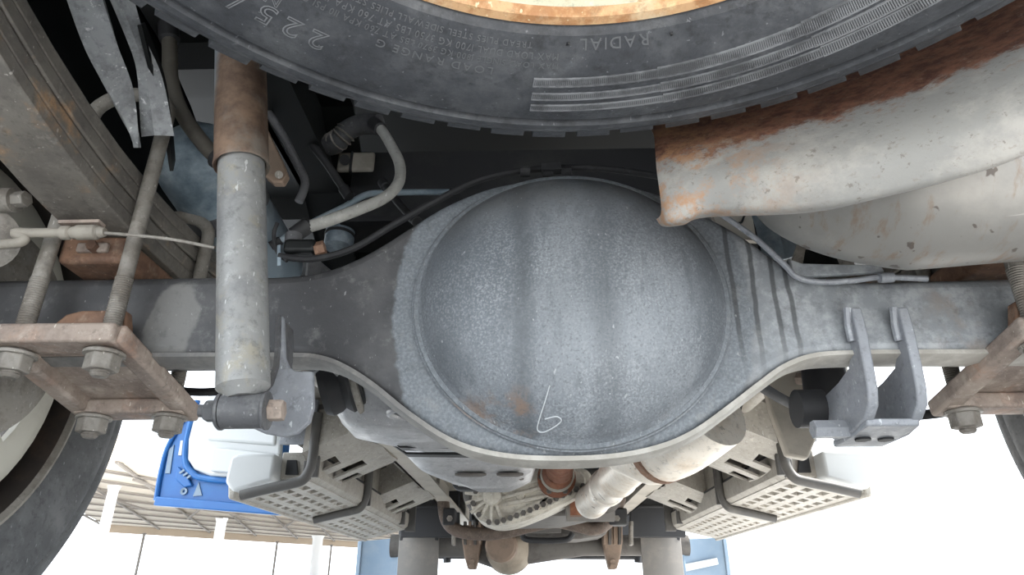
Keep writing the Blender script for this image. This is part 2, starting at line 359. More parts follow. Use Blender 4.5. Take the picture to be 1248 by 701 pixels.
# cross member behind the bowl, a wide dark beam
o = thing('cross_member', 'dark steel cross member between the rails just above the axle bowl', 'cross member', (0, 1.02, .74))
MB().box((-.345, .99, .70), (.345, 1.0, .86)).build('web', 'dust_dark', o)
MB().box((-.345, .95, .695), (.345, 1.06, .705)).build('lower_flange_or_strip', 'dust_dark', o)
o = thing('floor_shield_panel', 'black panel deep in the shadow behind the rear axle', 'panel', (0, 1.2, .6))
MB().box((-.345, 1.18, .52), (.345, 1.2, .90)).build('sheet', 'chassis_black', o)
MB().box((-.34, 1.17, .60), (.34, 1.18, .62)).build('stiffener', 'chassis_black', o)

# ================================================================ REAR AXLE
AO = V((.010, .66, .43))
o = thing('rear_axle', 'grey banjo rear axle with a big round bowl, chalk mark and tubes to both sides', 'axle', AO)
axle = o
top = [(-60, 336), (60, 334), (250, 331), (345, 330), (400, 321), (450, 299), (500, 268), (540, 244), (590, 223), (640, 213), (690, 210), (740, 213), (800, 227), (850, 249), (900, 275), (955, 312), (1000, 331), (1060, 337), (1150, 335), (1300, 331)]
bot = [(1320, 428), (1150, 428), (1040, 429), (990, 433), (955, 446), (925, 467), (890, 494), (845, 526), (800, 545), (740, 556), (660, 558), (600, 552), (550, 536), (500, 504), (455, 468), (420, 446), (390, 435), (350, 432), (200, 432), (-90, 434)]
pl = [PY(x, y, .665) for x, y in top + bot]
# smooth the banjo waist
pl2 = []
for half in (pl[:len(top)], pl[len(top):]): pl2 += spline(half, 4)
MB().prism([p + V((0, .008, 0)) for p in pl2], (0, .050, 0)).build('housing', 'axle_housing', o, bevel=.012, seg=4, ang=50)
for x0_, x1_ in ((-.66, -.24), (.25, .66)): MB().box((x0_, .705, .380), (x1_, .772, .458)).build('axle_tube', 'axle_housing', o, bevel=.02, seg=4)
MB().lathe([(.10, 0), (.115, .01), (.11, .05), (.06, .10), (.045, .14), (0, .14)], (.01, .715, .43), (0, 1, 0), 36).build('carrier', 'cast_dark', o)
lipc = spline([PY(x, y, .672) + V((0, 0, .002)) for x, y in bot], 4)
MB().sheet([[p, p + V((0, .018, -.004)), p + V((0, .040, -.001))] for p in lipc], .005).build('lower_flange_or_strip', 'strip_dust_light', o, ang=60)  # strip added under the housing, its pale colour paints in ground light
BC = V((.0095, 0, .4275)); BRX, BRZ, BH = .162, .152, .060
def bowl_y(x, z):
    q = sqrt(((x - BC.x) / BRX) ** 2 + ((z - BC.z) / BRZ) ** 2)
    if q >= 1: return .6645
    return .6645 - BH * (1 - q ** 2.6) ** .72
mb = MB(); rings = 26; seg = 72; vs_ = []; fs_ = []
for i in range(rings + 1):
    q = 1.0 - (i / rings) ** 1.6 if i else 1.06
    for k in range(seg):
        t = 2 * pi * k / seg; x, z = BC.x + BRX * q * cos(t), BC.z + BRZ * q * sin(t)
        vs_.append((x, bowl_y(x, z) + (.004 if i == 0 else 0), z))
for i in range(rings - 1):
    for k in range(seg): fs_.append((i * seg + k, i * seg + (k + 1) % seg, (i + 1) * seg + (k + 1) % seg, (i + 1) * seg + k))
fs_.append(tuple((rings - 1) * seg + k for k in range(seg)))
vs_ = vs_[:rings * seg]
bowl = mb.add(vs_, fs_).build('bowl', 'axle_bowl', o, ang=80)
# pressed rim around the foot of the bowl
mb = MB(); mb.tube([V((BC.x + BRX * 1.02 * cos(t), .6695, BC.z + BRZ * 1.02 * sin(t))) for t in [2 * pi * k / 72 for k in range(73)]], .0055, 8, cap=False).build('bowl_rim', 'axle_housing', o)
def on_bowl(px, py, lift=.0012):
    Y = .62
    for _ in range(14): p = PY(px, py, Y); Y = .5 * Y + .5 * (bowl_y(p.x, p.z) - lift)
    return PY(px, py, Y)
ch = spline([on_bowl(x, y) for x, y in [(670, 470), (664, 490), (657, 512), (655, 524), (662, 527), (675, 521), (684, 513), (678, 508), (664, 511)]], 6)
MB().tube(ch, .0007, 6).build('chalk_six', 'chalk', bowl)['label'] = 'chalk figure 6 drawn on the bowl'
# welded shock bracket on the left: a bent plate reaching down to the shock eye
def poly(pts, Y): return [PY(x, y, Y) for x, y in pts]
bl = [(337, 386), (345, 385), (347, 435), (352, 447), (360, 452), (381, 452), (382, 495), (377, 514), (362, 528), (345, 532), (322, 528), (304, 520), (300, 505), (310, 490), (328, 474), (335, 455)]
pl_ = MB().prism([PY(x, y, .612) for x, y in bl], (.0, .007, 0)).build('shock_bracket_plate', 'bracket_grey', o, bevel=.0015)
MB().sheet([[PY(x, y, .606), PY(x, y, .606) + V((-.001, .045, 0))] for x, y in [(336, 384), (335, 420), (333, 445), (326, 466), (312, 482)]], .004).build('shock_bracket_web', 'chassis_grey', pl_)
# twin-cheek bracket on the right tube
for dx in (0, .048):
    x0 = .300 + dx
    ol = [(.664, .412), (.656, .412), (.655, .385), (.658, .345), (.660, .325), (.666, .310), (.680, .300), (.71, .294), (.755, .294), (.778, .305), (.782, .328), (.765, .345), (.72, .350), (.69, .357), (.680, .368)]
    ck = MB().prism([V((x0, y, z)) for y, z in ol], (.011, 0, 0)).build('bracket_cheek', 'bracket_grey', o, bevel=.002, seg=3)
    MB().tube([V((x0 - .002, .660, .413)), V((x0 - .003, .664, .395)), V((x0 - .002, .666, .378))], .004, 8).build('weld', 'bracket_grey', ck)
bf = MB().prism([V((.303, .682, .294)), V((.356, .682, .294)), V((.357, .71, .289)), V((.357, .768, .289)), V((.303, .768, .289)), V((.302, .71, .289))], (0, 0, .008)).build('bracket_floor', 'bracket_grey', o, bevel=.002)
for x in (.318, .342): MB().lathe([(0, 0), (.008, 0), (.008, .002)], (x, .728, .2885), (0, 0, 1), 18).build('floor_hole', 'rubber_dark', bf)
MB().cyl((.272, .775, .335), (.302, .775, .335), .022, 24).build('bracket_boss', 'dust_dark', o)
MB().hexa((.266, .725, .300), (.302, .725, .300), .010).build('bracket_bolt', 'bracket_grey', o)
# brake pipe along the right of the housing with its guard plate
rp_ = spline([PY(x, y, .655) for x, y in [(880, 262), (920, 290), (955, 322), (972, 338), (1000, 344), (1040, 342), (1075, 338), (1130, 340)]], 6)
MB().tube(rp_, .0032, 8).build('brake_pipe', 'bracket_grey', o)
MB().cyl(PY(1072, 339, .652), PY(1088, 338, .652), .0055, 12).build('pipe_clip', 'bracket_grey', o)
MB().prism([PY(x, y, .664) for x, y in [(958, 318), (975, 324), (1070, 326), (1075, 334), (975, 340), (960, 334)]], (0, -.006, 0)).build('pipe_guard', 'axle_housing', o, bevel=.001)
# black line clipped over the top of the housing
bl_ = spline([PY(x, y, .69) for x, y in [(340, 312), (380, 316), (430, 303), (480, 274), (530, 246), (580, 221), (630, 209), (680, 205), (740, 206), (810, 216)]], 6)
MB().tube(bl_, .0042, 8).build('top_brake_line', 'hose_black', o)
mb = MB()
for x in (640, 668, 690): p = PY(x, 209, .685); mb.cyl(p - V((.006, 0, 0)), p + V((.006, 0, 0)), .007, 10)
mb.build('line_clip', 'hose_black', o)
MB().box(PY(672, 206, .68) - V((.012, .006, .004)), PY(672, 206, .68) + V((.012, .006, .006))).build('breather_block', 'hose_black', o, bevel=.001)

# ================================================================ LEAF SPRINGS, SEATS, CLAMPS, U-BOLTS
def spring(side):
    o = thing('leaf_spring', 'brown worn leaf spring pack ' + ('left of the shock absorber' if side < 0 else 'at the right edge behind the exhaust shield'), 'leaf spring', (side * .505, .70, .50), 'rear leaf springs')
    def zc(y): d = y - .71; return .500 + .42 * d * d + (.12 * max(0, -d - .13) ** 1.5 if d < 0 else 0)
    ends = [.40, .25, .08, -.02]; t = .0165
    for k, e in enumerate(ends):
        ys = [e + (1.42 + (.35 - e) * .35 - e) * i / 26 for i in range(27)]
        g = [[V((side * (.505 + s_ * (.0345 - .0012 * (k % 2))), y, zc(y) + k * (t + .0015))) for s_ in (-1, 1)] for y in ys]
        MB().sheet(g, (0, 0, t)).build('leaf', 'spring_steel', o, bevel=.002, seg=2)
    for y in (1.05,):
        z = zc(y); MB().box((side * .505 - .042, y - .018, z - .004), (side * .505 + .042, y + .018, z + .075)).build('leaf_clip', 'spring_steel', o, bevel=.003)
    return o
spring(-1); spring(1)
def seat_block(side):
    o = MB().box((side * .505 - .045, .640, .468), (side * .505 + .028, .77, .500)).build('spring_seat', 'rust_brown', axle, bevel=.006, seg=3); o['label'] = 'rusty spring seat block with a slotted bolt'
    MB().box((side * .505 - .022, .634, .478), (side * .505 + .012, .641, .489)).build('slot_plate', 'rusty_plate', o, bevel=.002)
    MB().hexa((side * .505 - .002, .628, .483), (side * .505 - .002, .642, .483), .006).build('bolt', 'rust_brown', o)
seat_block(-1); seat_block(1)
def zpl(y): return .372 - .20 * (y - .635)        # the clamp plate tips down towards the front
def clamp(side):
    o = thing('spring_clamp_plate', 'brown open clamp plate below the ' + ('left spring, holding four big nuts' if side < 0 else 'right spring, at the frame edge'), 'clamp plate', (side * .508, .70, .345), 'spring clamp plates')
    cx = side * .508; hw = .066
    ya, yb = .606, .800
    # frame: rear bar, front bar, two side bars with flanges standing down
    def bar_(a, b, wd, ht, nm, bev=.004):
        return MB().bar(a, b, wd, ht).build(nm, 'rusty_plate', o, bevel=bev, seg=3)
    bar_((cx - hw, .625, zpl(.625) + .0), (cx + hw, .625, zpl(.625)), .040, .020, 'rear_bar')
    bar_((cx - hw, .785, zpl(.785)), (cx + hw, .785, zpl(.785)), .040, .018, 'front_bar')
    for s_ in (-1, 1): bar_((cx + s_ * (hw - .006), .615, zpl(.615)), (cx + s_ * (hw - .006), .80, zpl(.80)), .022, .020, 'side_bar')
    MB().prism([V((cx - .05, .655, zpl(.655) + .006)), V((cx + .05, .655, zpl(.655) + .006)), V((cx + .05, .77, zpl(.77) + .006)), V((cx - .05, .77, zpl(.77) + .006))], (0, 0, .008)).build('web', 'rusty_plate', o)
    # arched saddle rising behind the rear bar
    arch = [(cx - .052, .0), (cx - .030, .010), (cx - .012, .030), (cx + .004, .034), (cx + .05, .034), (cx + .060, .0)] if side < 0 else [(cx + .052, .0), (cx + .030, .010), (cx + .012, .030), (cx - .004, .034), (cx - .05, .034), (cx - .060, .0)]
    MB().prism([V((x, .640, zpl(.64) + .006 + z)) for x, z in arch], (0, .014, 0)).build('saddle', 'rust_brown', o, bevel=.002)
    return o
clamp(-1); clamp(1)
def ubolt(side, y, which):
    cx = side * .508; hw = .0455; z0 = zpl(y) - .034; zt = .68 if y < .7 else .595
    o = thing('u_bolt', which, 'u-bolt', (cx, y, z0), 'spring u-bolts')
    lean = .0
    pts = [V((cx - hw, y, z0)), V((cx - hw, y, z0 + .12)), V((cx - hw, y, zt - .02))] + [V((cx - hw * cos(a), y, zt - .02 + .03 * sin(a))) for a in [pi * i / 12 for i in range(1, 12)]] + [V((cx + hw, y, zt - .02)), V((cx + hw, y, z0 + .12)), V((cx + hw, y, z0))]
    rod = MB().tube(pts, .0082, 16).build('rod', 'dusty_steel', o)
    for s_ in (-1, 1):
        x = cx + s_ * hw; zb = zpl(y) - .010
        prof = []
        z = z0 - .001
        while z < z0 + .105: prof += [(.0083, z - z0), (.0092, z - z0 + .0012), (.0083, z - z0 + .0024)]; z += .0026
        MB().lathe(prof, (x, y, z0), (0, 0, 1), 14).build('thread', 'dusty_steel', rod)
        MB().lathe([(.0, 0), (.0065, 0), (.0088, .0025)], (x, y, z0 - .003), (0, 0, 1), 14).build('rod_end', 'dusty_steel', rod)
        MB().lathe([(.004, 0), (.0195, 0), (.0195, .003), (.015, .006), (.004, .006)][::1], (x, y, zb - .005), (0, 0, 1), 24).build('washer', 'dusty_steel', o)
        MB().hexa((x, y, zb - .021), (x, y, zb - .004), .0165).build('nut', 'dusty_steel', o, bevel=.0015)
    return o
ubolt(-1, .632, 'threaded u-bolt over the left axle tube, the nearer of the pair')
ubolt(-1, .778, 'u-bolt on the far side of the left axle tube, nuts showing below the plate')
ubolt(1, .632, 'nearer u-bolt at the right edge of the picture')
ubolt(1, .778, 'farther u-bolt under the right spring, nut below the plate')

# ================================================================ SHOCK ABSORBER (left)
s0 = PY(297, 480, .560); s1 = PY(293, 204, .560); s2 = PY(293, 66, .560); ax = (s2 - s0).normalized()
sx = (s0 + s1 + s2) / 3; s0.x = -.283; s1.x = -.322; s2.x = -.350; ax = (s2 - s0).normalized(); L1 = (s1 - s0).length; L2 = (s2 - s0).length + .07
o = thing('shock_absorber', 'upright shock absorber with a rusty upper tube and grey lower body', 'shock absorber', s0)
MB().lathe([(0, -.004), (.014, -.004), (.0225, .006), (.0225, L1 + .03)], s0, ax, 36).build('lower_body', 'shock_lower', o)
mb = MB().lathe([(.0235, L1 + .003), (.0265, L1), (.0272, L1 + .002), (.0262, L1 + .010), (.0265, L2), (0, L2)], s0, ax, 40)
so = V((s1.x, s1.y, s1.z)); mb.build('upper_tube', 'shock_upper', o)
o.children[-1].data.transform(Matrix.Translation(s0 - (s0 + ax * (L1 + .08)))); o.children[-1].location = ax * (L1 + .08)
e0 = V((s0.x + .002, .562, s0.z - .0145))
MB().lathe([(.007, -.017), (.0152, -.017), (.0152, .017), (.007, .017)], e0, (1, .06, .02), 28, closed=True).build('lower_eye', 'bushing', o)
for s_ in (-1, 1): MB().lathe([(.006, 0), (.0145, 0), (.0165, .002), (.0165, .004), (.006, .005)], e0 + V((s_ * .0195 - .0025, 0, 0)), (1, .06, .02), 24, closed=True).build('bushing_washer', 'bushing', o)
MB().lathe([(0, .02), (.0095, .02), (.0095, .031), (.007, .033), (0, .033)], e0, (-1, -.06, -.02), 6).build('bolt_nut', 'bushing', o)
MB().cyl(e0 + V((-.032, 0, 0)), e0 + V((-.038, -.001, 0)), .0055, 12).build('bolt_tip', 'bushing', o)
MB().lathe([(0, .034), (.009, .034), (.0095, .030), (.0095, .022), (0, .022)], e0, (1, .06, .02), 6).build('bolt_head', 'rusty_plate', o)

# ================================================================ SPARE WHEEL
SC = V((.005, .11, .52)); SR = .40
o = thing('spare_wheel', 'spare tyre slung flat under the deck on a rusty cream rim', 'spare wheel', SC)
spare = o
ZB = -.012                                          # lowest point of the sidewall, relative to SC
prof = [(.268, .022), (.262, .006), (.268, -.003), (.285, -.009), (.310, ZB), (.340, ZB + .001), (.355, ZB + .003), (.3585, ZB + .004), (.3605, ZB + .0085), (.3645, ZB + .0085), (.3665, ZB + .0035), (.374, ZB + .005), (.3765, ZB + .0095), (.380, ZB + .0085), (.386, ZB + .012), (.386, .10), (.386, .19), (.366, .202), (.33, .205), (.28, .195), (.262, .18)]
tyre = MB().lathe(prof, SC, (0, 0, 1), 180).build('tyre', 'rubber', o)
# tread blocks: one shape, shared, 62 round the edge
NB = 62; blk = None
for k in range(NB):
    a = 2 * pi * k / NB
    if blk is None:
        half = pi / NB * .74; pts = []
        mb = MB(); vs_ = []
        for t in (-half, -half / 3, half / 3, half):
            for rr, zz in ((.384, .0005), (.397, .004), (.400, .012), (.400, .060), (.384, .060)): vs_.append((rr * cos(t), rr * sin(t), zz))
        fs_ = []
        for i in range(3):
            for j in range(5): fs_.append((i * 5 + j, i * 5 + (j + 1) % 5, (i + 1) * 5 + (j + 1) % 5, (i + 1) * 5 + j))
        fs_ += [(0, 4, 3, 2, 1), (15, 16, 17, 18, 19)]
        blk = mb.add(vs_, fs_).build('tread_block', 'rubber', None); blk.parent = tyre; b = blk
    else:
        b = blk.copy(); C.objects.link(b)
    b.rotation_euler = (0, 0, a + random.uniform(-.004, .004)); b.location = (0, 0, random.uniform(-.0012, .0008)); b.scale = (1 + random.uniform(-.003, .003),) * 2 + (1,)
MB().lathe([(.384, .07), (.398, .07), (.400, .08), (.400, .18), (.384, .19)], SC, (0, 0, 1), 124).build('tread_band', 'rubber', tyre)
# rim
MB().lathe([(.264, .016), (.2660, .006), (.262, .0015), (.255, .002), (.251, .008)], SC, (0, 0, 1), 128).build('rim_flange', 'rim_edge', o)
MB().lathe([(.251, .008), (.244, .014), (.232, .016), (.215, .040), (.212, .09), (.205, .11), (.10, .125), (.06, .12), (0, .12)], SC, (0, 0, 1), 128).build('rim_disc', 'rim_rust', o)
# raised ribbed bands on the sidewall
def sw(r, th, lift): return SC + V((r * cos(radians(th)), r * sin(radians(th)), sidez(r) - lift))
def sidez(r):
    for (r0, z0), (r1, z1) in zip(prof[2:], prof[3:]):
        if r0 <= r <= r1: return z0 + (z1 - z0) * (r - r0) / (r1 - r0)
    return ZB
for b_i, (r0, th0) in enumerate(((.3055, 96.6), (.322, 96.5), (.3365, 96.4))):
    mb = MB(); steps = [(th0, 78.5 - .3 * b_i, .0068 - .0004 * b_i), (78.5 - .3 * b_i, 58.5 - .6 * b_i, .0088 - .0003 * b_i), (58.5 - .6 * b_i, 20, .0108)]
    for ta, tb, wd in steps:
        sh = -.0072 * (th0 - ta) / 38 - (0 if ta == th0 else .0)
        nn = int((ta - tb) / .28); 
        for k in range(nn):
            t = ta - (ta - tb) * (k + .5) / nn; ht = .09
            ri, ro = r0 - (.0072 * (th0 - t) / 38) - (wd - .0068) * .6, 0; ro = ri + wd
            q = [sw(ri, t - ht, 0), sw(ri, t + ht, 0), sw(ro, t + ht, 0), sw(ro, t - ht, 0)]
            mb.prism(q, (0, 0, -.0011))
            if k % 4 == 0:
                t2 = t - (ta - tb) / nn * 4.05
                t2 = max(t2, tb)
                for rr in (ri - .0011, ro - .0002):
                    q = [sw(rr, t2, 0), sw(rr, t + .1, 0), sw(rr + .0013, t + .1, 0), sw(rr + .0013, t2, 0)]; mb.prism(q, (0, 0, -.0013))
    mb.build('ribbed_band', 'rubber_line', tyre, fix=False)
# moulded lettering, letter tops towards the tread
_cache = {}
def glyph(ch, size, outline):
    key = (ch, outline)
    if key not in _cache:
        cu = bpy.data.curves.new('glyph', 'FONT'); cu.body = ch; cu.size = 1; cu.resolution_u = 3
        if outline: cu.fill_mode = 'NONE'; cu.bevel_depth = .020; cu.bevel_resolution = 0
        else: cu.extrude = .04
        ob = bpy.data.objects.new('glyph', cu); C.objects.link(ob); bpy.context.view_layer.update()
        me = bpy.data.meshes.new_from_object(ob.evaluated_get(bpy.context.evaluated_depsgraph_get()))
        vs__ = [v.co.copy() for v in me.vertices]; fs__ = [list(p.vertices) for p in me.polygons]
        adv = (max(v.x for v in vs__) - min(v.x for v in vs__)) if vs__ else .3
        x0 = min(v.x for v in vs__) if vs__ else 0
        bpy.data.objects.remove(ob); bpy.data.curves.remove(cu); bpy.data.meshes.remove(me)
        _cache[key] = (vs__, fs__, adv, x0)
    return _cache[key]
def ring_text(mb, txt, r, th, size, outline=False, space=.14, lift=.0004, hs=1.):
    """starts at angle th (degrees) and runs towards larger angles"""
    for ch in txt:
        if ch == ' ': th += degrees(size * .38 * hs / r); continue
        vs__, fs__, adv, x0 = glyph(ch, size, outline); wd = adv * size * hs
        out = []
        for v in vs__:
            rr = r + v.y * size; t = th + degrees((v.x - x0) * size * hs / r)
            out.append(sw(rr, t, lift + v.z * size * .35))
        mb.add(out, fs__); th += degrees((wd + size * space * hs) / r)
mb = MB(); ring_text(mb, '225', .313, 125.7, .027, True, .25, hs=.95); ring_text(mb, '/7', .317, 136.2, .026, True, .5, hs=.95)
mb.build('size_lettering', 'rubber_line', tyre, fix=False)
mb = MB(); ring_text(mb, 'NDI', .3015, 133.0, .014, True, .2); mb.build('side_lettering', 'rubber_line', tyre, fix=False)
mb = MB(); ring_text(mb, 'LOAD RANGE G', .2985, 102.8, .0098, False, .22, hs=1.05); mb.build('load_range_lettering', 'rubber_text', tyre, fix=False)
mb = MB(); ring_text(mb, 'MAX LOAD SINGLE 1800 KG 3970 LBS AT 760 KPA 110 PSI COLD', .2895, 93.2, .0078, False, .16, hs=.82)
ring_text(mb, 'MAX LOAD DUAL 1700 KG 3750 LBS AT 760 KPA 110 PSI COLD', .2812, 93.3, .0078, False, .16, hs=.86)
mb.build('load_lettering', 'rubber_text', tyre, fix=False)
mb = MB(); ring_text(mb, 'TREAD PLIES STEEL SIDEWALL PLIES STEEL', .2735, 97.5, .0065, False, .2, hs=.95); mb.build('ply_lettering', 'rubber_text', tyre, fix=False)
mb = MB(); ring_text(mb, 'RADIAL', .2700, 79.5, .0125, False, .2); mb.build('radial_lettering', 'rubber_text', tyre, fix=False)
for t in (92, 76): MB().bar(sw(.266, t, .0), sw(.274, t, .0003), .0016, .002).build('bead_mark', 'rubber_dark', tyre)

# ================================================================ HEAT SHIELD AND MUFFLER (right)
H0 = V((.09, .53, .45))
low = [PY(x, y, Y) for x, y, Y in [(806, 255, .525), (815, 264, .52), (840, 262, .515), (870, 252, .505), (1000, 245, .46), (1100, 224, .43), (1180, 203, .405), (1248, 181, .385), (1340, 140, .36)]]
midp = [PY(x, y, Y) for x, y, Y in [(800, 205, .53), (812, 210, .52), (840, 207, .505), (870, 202, .495), (1000, 182, .45), (1100, 150, .42), (1180, 122, .395), (1248, 98, .375), (1340, 60, .35)]]
upp = [PY(x, y, Y) for x, y, Y in [(797, 166, .56), (808, 164, .555), (835, 160, .548), (870, 150, .54), (1000, 112, .515), (1100, 74, .49), (1180, 42, .465), (1248, 5, .445), (1340, -40, .42)]]
# each strip: lower edge, belly, upper edge
A_, B_, C_ = spline(low, 5), spline(midp, 5), spline(upp, 5); gsh = []
for a_, b_, c_ in zip(A_, B_, C_):
    row = spline([a_ + V((0, .025, .004)), a_, b_, c_, c_ + (c_ - b_) * .5 + V((0, .02, .01))], 6); gsh.append(row)
sh = MB().sheet(gsh, -.003).build('exhaust_heat_shield', 'shield_rust', None, loc=H0, ang=60)
tag(sh, 'bent grey sheet heat shield with a rusty upper edge overlapping the spare tyre side', 'heat shield')
cl = spline([V((.20, .592, .520)), V((.228, .580, .502)), V((.265, .568, .492)), V((.315, .548, .484)), V((.38, .525, .479)), V((.50, .495, .475)), V((.63, .47, .475))], 6)
nn = len(cl); rad = [.012 + .062 * min(1, (i / (nn - 1)) / .5) ** .65 for i in range(nn)]
o = thing('muffler_pipe', 'bare metal muffler with heat stains below the bent shield', 'muffler', cl[nn // 2])
MB().tube(cl, rad, 40).build('shell', 'muffler_steel', o)
mb = MB(); q = []
for i in range(6, nn): q.append(cl[i] + V((0, -rad[i] * .62, -rad[i] * .79)))
mb.tube(q, .0016, 6).build('seam', 'muffler_steel', o)

# ================================================================ REAR WHEELS
def rear_wheel(side):
    c = V((side * .71, .71, .42)); axn = (side, 0, 0)
    o = thing('truck_wheel', 'rear road wheel with cream disc ' + ('at the lower left corner' if side < 0 else 'at the lower right edge'), 'wheel', c - V((0, 0, .4)), 'rear wheels')
    pr = [(.262, .012), (.262, .002), (.275, -.004), (.30, -.010), (.335, -.011), (.35, -.008), (.355, -.004), (.362, -.005), (.378, .0), (.392, .012), (.40, .03), (.40, .18), (.385, .20), (.34, .215), (.28, .21), (.262, .20)]
    MB().lathe(pr, c, axn, 120).build('tyre', 'wheel_rubber', o)
    MB().lathe([(.2635, .008), (.2645, -.003), (.260, -.004), (.256, .004)], c, axn, 96).build('rim_flange', 'dusty_steel', o)
    # dark well between flange and disc
    MB().lathe([(.256, .004), (.252, .02), (.250, .06), (.232, .075), (.222, .06), (.220, .012)], c, axn, 96).build('rim_barrel', 'rim_dark', o)
    # disc with hand holes
    us = [0.0 + .228 * i / 8 for i in range(3, 9)]; us = [.07, .11, .142, .170, .20, .226]; N_ = 48
    hl = {(2, j) for j in range(N_) if j % 8 in (3, 4, 5)}
    def dp(u, v): a = 2 * pi * v / N_; hgt = .002 + .012 * max(0, (u - .20) / .026) - .010 * ((.226 - u) / .14) ; return c + V((side * hgt, u * cos(a), u * sin(a)))
    MB().plate(dp, us, list(range(N_ + 1)), hl, (side * .008, 0, 0)).build('disc', 'rim_cream', o)
    MB().lathe([(0, -.045), (.08, -.045), (.115, -.038), (.122, -.02), (.122, .03), (0, .03)], c, axn, 48).build('brake_drum', 'rusty_plate', o)
    MB().lathe([(0, -.052), (.125, -.052), (.128, -.046), (.0, -.044)], c, axn, 48).build('backing_plate', 'dusty_steel', o)
    tb = MB()
    for k in range(64):
        a = 2 * pi * k / 64; d = V((0, cos(a), sin(a))); tt = V((0, -sin(a), cos(a)))
        tb.obox(c + d * .402 + V((side * .11, 0, 0)), V((side * .075, 0, 0)), tt * .0145, d * .006)
    tb.build('tread', 'wheel_rubber', o)
    return o
rear_wheel(-1); rear_wheel(1)
for side in (-1, 1):  # black sheets added to darken the gap and block light from the side
    nm = 'left' if side < 0 else 'right'
    o = thing('dark_screen', 'added black screen shading the gap high between the %s spring and wheel' % nm, 'added screen', (side * .62, .7, .8), 'added dark screens')
    arc = [V((side * .60, .71 + .50 * cos(a), .42 + .50 * sin(a))) for a in [radians(20 + 7 * k) for k in range(21)]]
    MB().sheet([[p, p + V((side * .34, 0, 0))] for p in arc], .006).build('screen_curve', 'chassis_black', o)
    MB().sheet([[V((side * .60, p.y, max(.60, .62 - .0))) if False else V((side * .60, p.y, .66)), V((side * .60, p.y, max(p.z, .67)))] for p in arc], .006).build('screen_side', 'chassis_black', o)
# tan brake cable into the left drum, and the grey anchor plate with bolts at the left edge
o = thing('parking_brake_cable', 'tan cable with a crimped fitting running to the left brake drum', 'cable', PY(100, 284, .60))
def lp(pts, Y): return spline([PY(x, y, Y) for x, y in pts], 6)
MB().tube(lp([(-30, 300), (0, 298), (22, 296), (30, 290), (18, 284), (40, 284), (80, 284)], .60), .0052, 12).build('outer_sheath', 'cable_tan', o)
a, b = PY(76, 284, .60), PY(128, 283, .60); d = (b - a)
MB().lathe([(.004, 0), (.0075, 0), (.0075, d.length * .16), (.005, d.length * .2), (.0068, d.length * .26), (.0068, d.length * .34), (.008, d.length * .36), (.008, d.length * .8), (.0055, d.length * .84), (.0065, d.length * .88), (.0045, d.length), (0, d.length)], a, d, 14).build('fitting', 'cable_tan', o)
MB().box(PY(80, 275, .612) , PY(120, 271, .600)).build('fitting_bracket', 'rusty_plate', o)
MB().tube(lp([(126, 284), (165, 287), (210, 292), (262, 302)], .60), .0018, 8).build('inner_wire', 'dusty_steel', o)
o = thing('brake_anchor_plate', 'grey brake anchor plate with a hex bolt at the left edge', 'brake plate', PY(-10, 290, .61))
MB().cyl(PY(-22, 290, .62), PY(-22, 290, .628), .035, 28).build('plate', 'dusty_steel', o)
p = PY(12, 244, .605); MB().cyl(p - V((.012, 0, 0)), p + V((.006, 0, 0)), .0135, 18).build('washer', 'dusty_steel', o)
MB().hexa(p + V((.004, 0, 0)), p + V((.020, -.002, 0)), .009).build('bolt', 'dusty_steel', o, bevel=.001)

# ================================================================ ABOVE LEFT: galvanised stay, tank, hoses
o = thing('galvanised_stay', 'speckled galvanised bracket hanging between the leaf spring and the spare tyre', 'bracket', PY(190, 165, .60))
def quad_strip(a, b, th): return MB().sheet([a, b], th)
l0 = spline([PY(78, -20, .44), PY(105, 60, .50), PY(140, 130, .56), PY(166, 178, .60)], 5); r0 = spline([PY(122, -20, .44), PY(142, 50, .50), PY(160, 110, .56), PY(172, 180, .60)], 5)
MB().sheet([[a, b] for a, b in zip(l0, r0)], .004).build('outer_flange', 'galvanised', o)
l1 = spline([PY(130, -20, .47), PY(158, 50, .52), PY(170, 110, .57), PY(176, 166, .61)], 5); r1 = spline([PY(160, -20, .47), PY(172, 40, .52), PY(196, 95, .57), PY(213, 166, .61)], 5)
MB().sheet([[a, (a + b) / 2 + V((0, -.006, -.003)), b] for a, b in zip(l1, r1)], .004).build('inner_flange', 'galvanised', o)
MB().sheet([[a + V((.0, .06, .01)), b + V((0, .06, .01))] for a, b in zip(r0, l1)], .004).build('web', 'chassis_black', o)  # web coloured black to paint the shadow between the flanges
o = thing('air_tank', 'blue-grey tank with a pale dusty end behind the galvanised bracket', 'tank', PY(240, 220, .85))
p0 = PY(215, 160, .82); p1 = PY(265, 290, .86); dd = (p1 - p0); L = dd.length
MB().lathe([(0, -.06), (.03, -.055), (.048, -.04), (.056, -.02), (.058, 0), (.058, L), (.05, L + .02), (0, L + .04)], PY(246, 205, .76), (.25, 1, -.45), 40).build('shell', 'tank_blue', o)
MB().lathe([(.058, .05), (.0605, .052), (.0605, .075), (.058, .077)], PY(246, 205, .76), (.25, 1, -.45), 40).build('strap', 'chassis_grey', o)
def hose(name, label, pts, r, m, n=6, ends=True, cat='hose', grp=None):
    c_ = spline([PY(*p) for p in pts], n); o = thing(name, label, cat, c_[-1], grp)
    MB().tube(c_, r, 12).build('tube', m, o)
    if ends:
        for a, b in ((c_[0], c_[1]), (c_[-1], c_[-2])):
            dv = (b - a).normalized(); MB().lathe([(0, 0), (r * 1.35, 0), (r * 1.35, r * 3), (r * .9, r * 3.4)], a, dv, 14).build('end_ferrule', 'dust_dark', o)
    return o
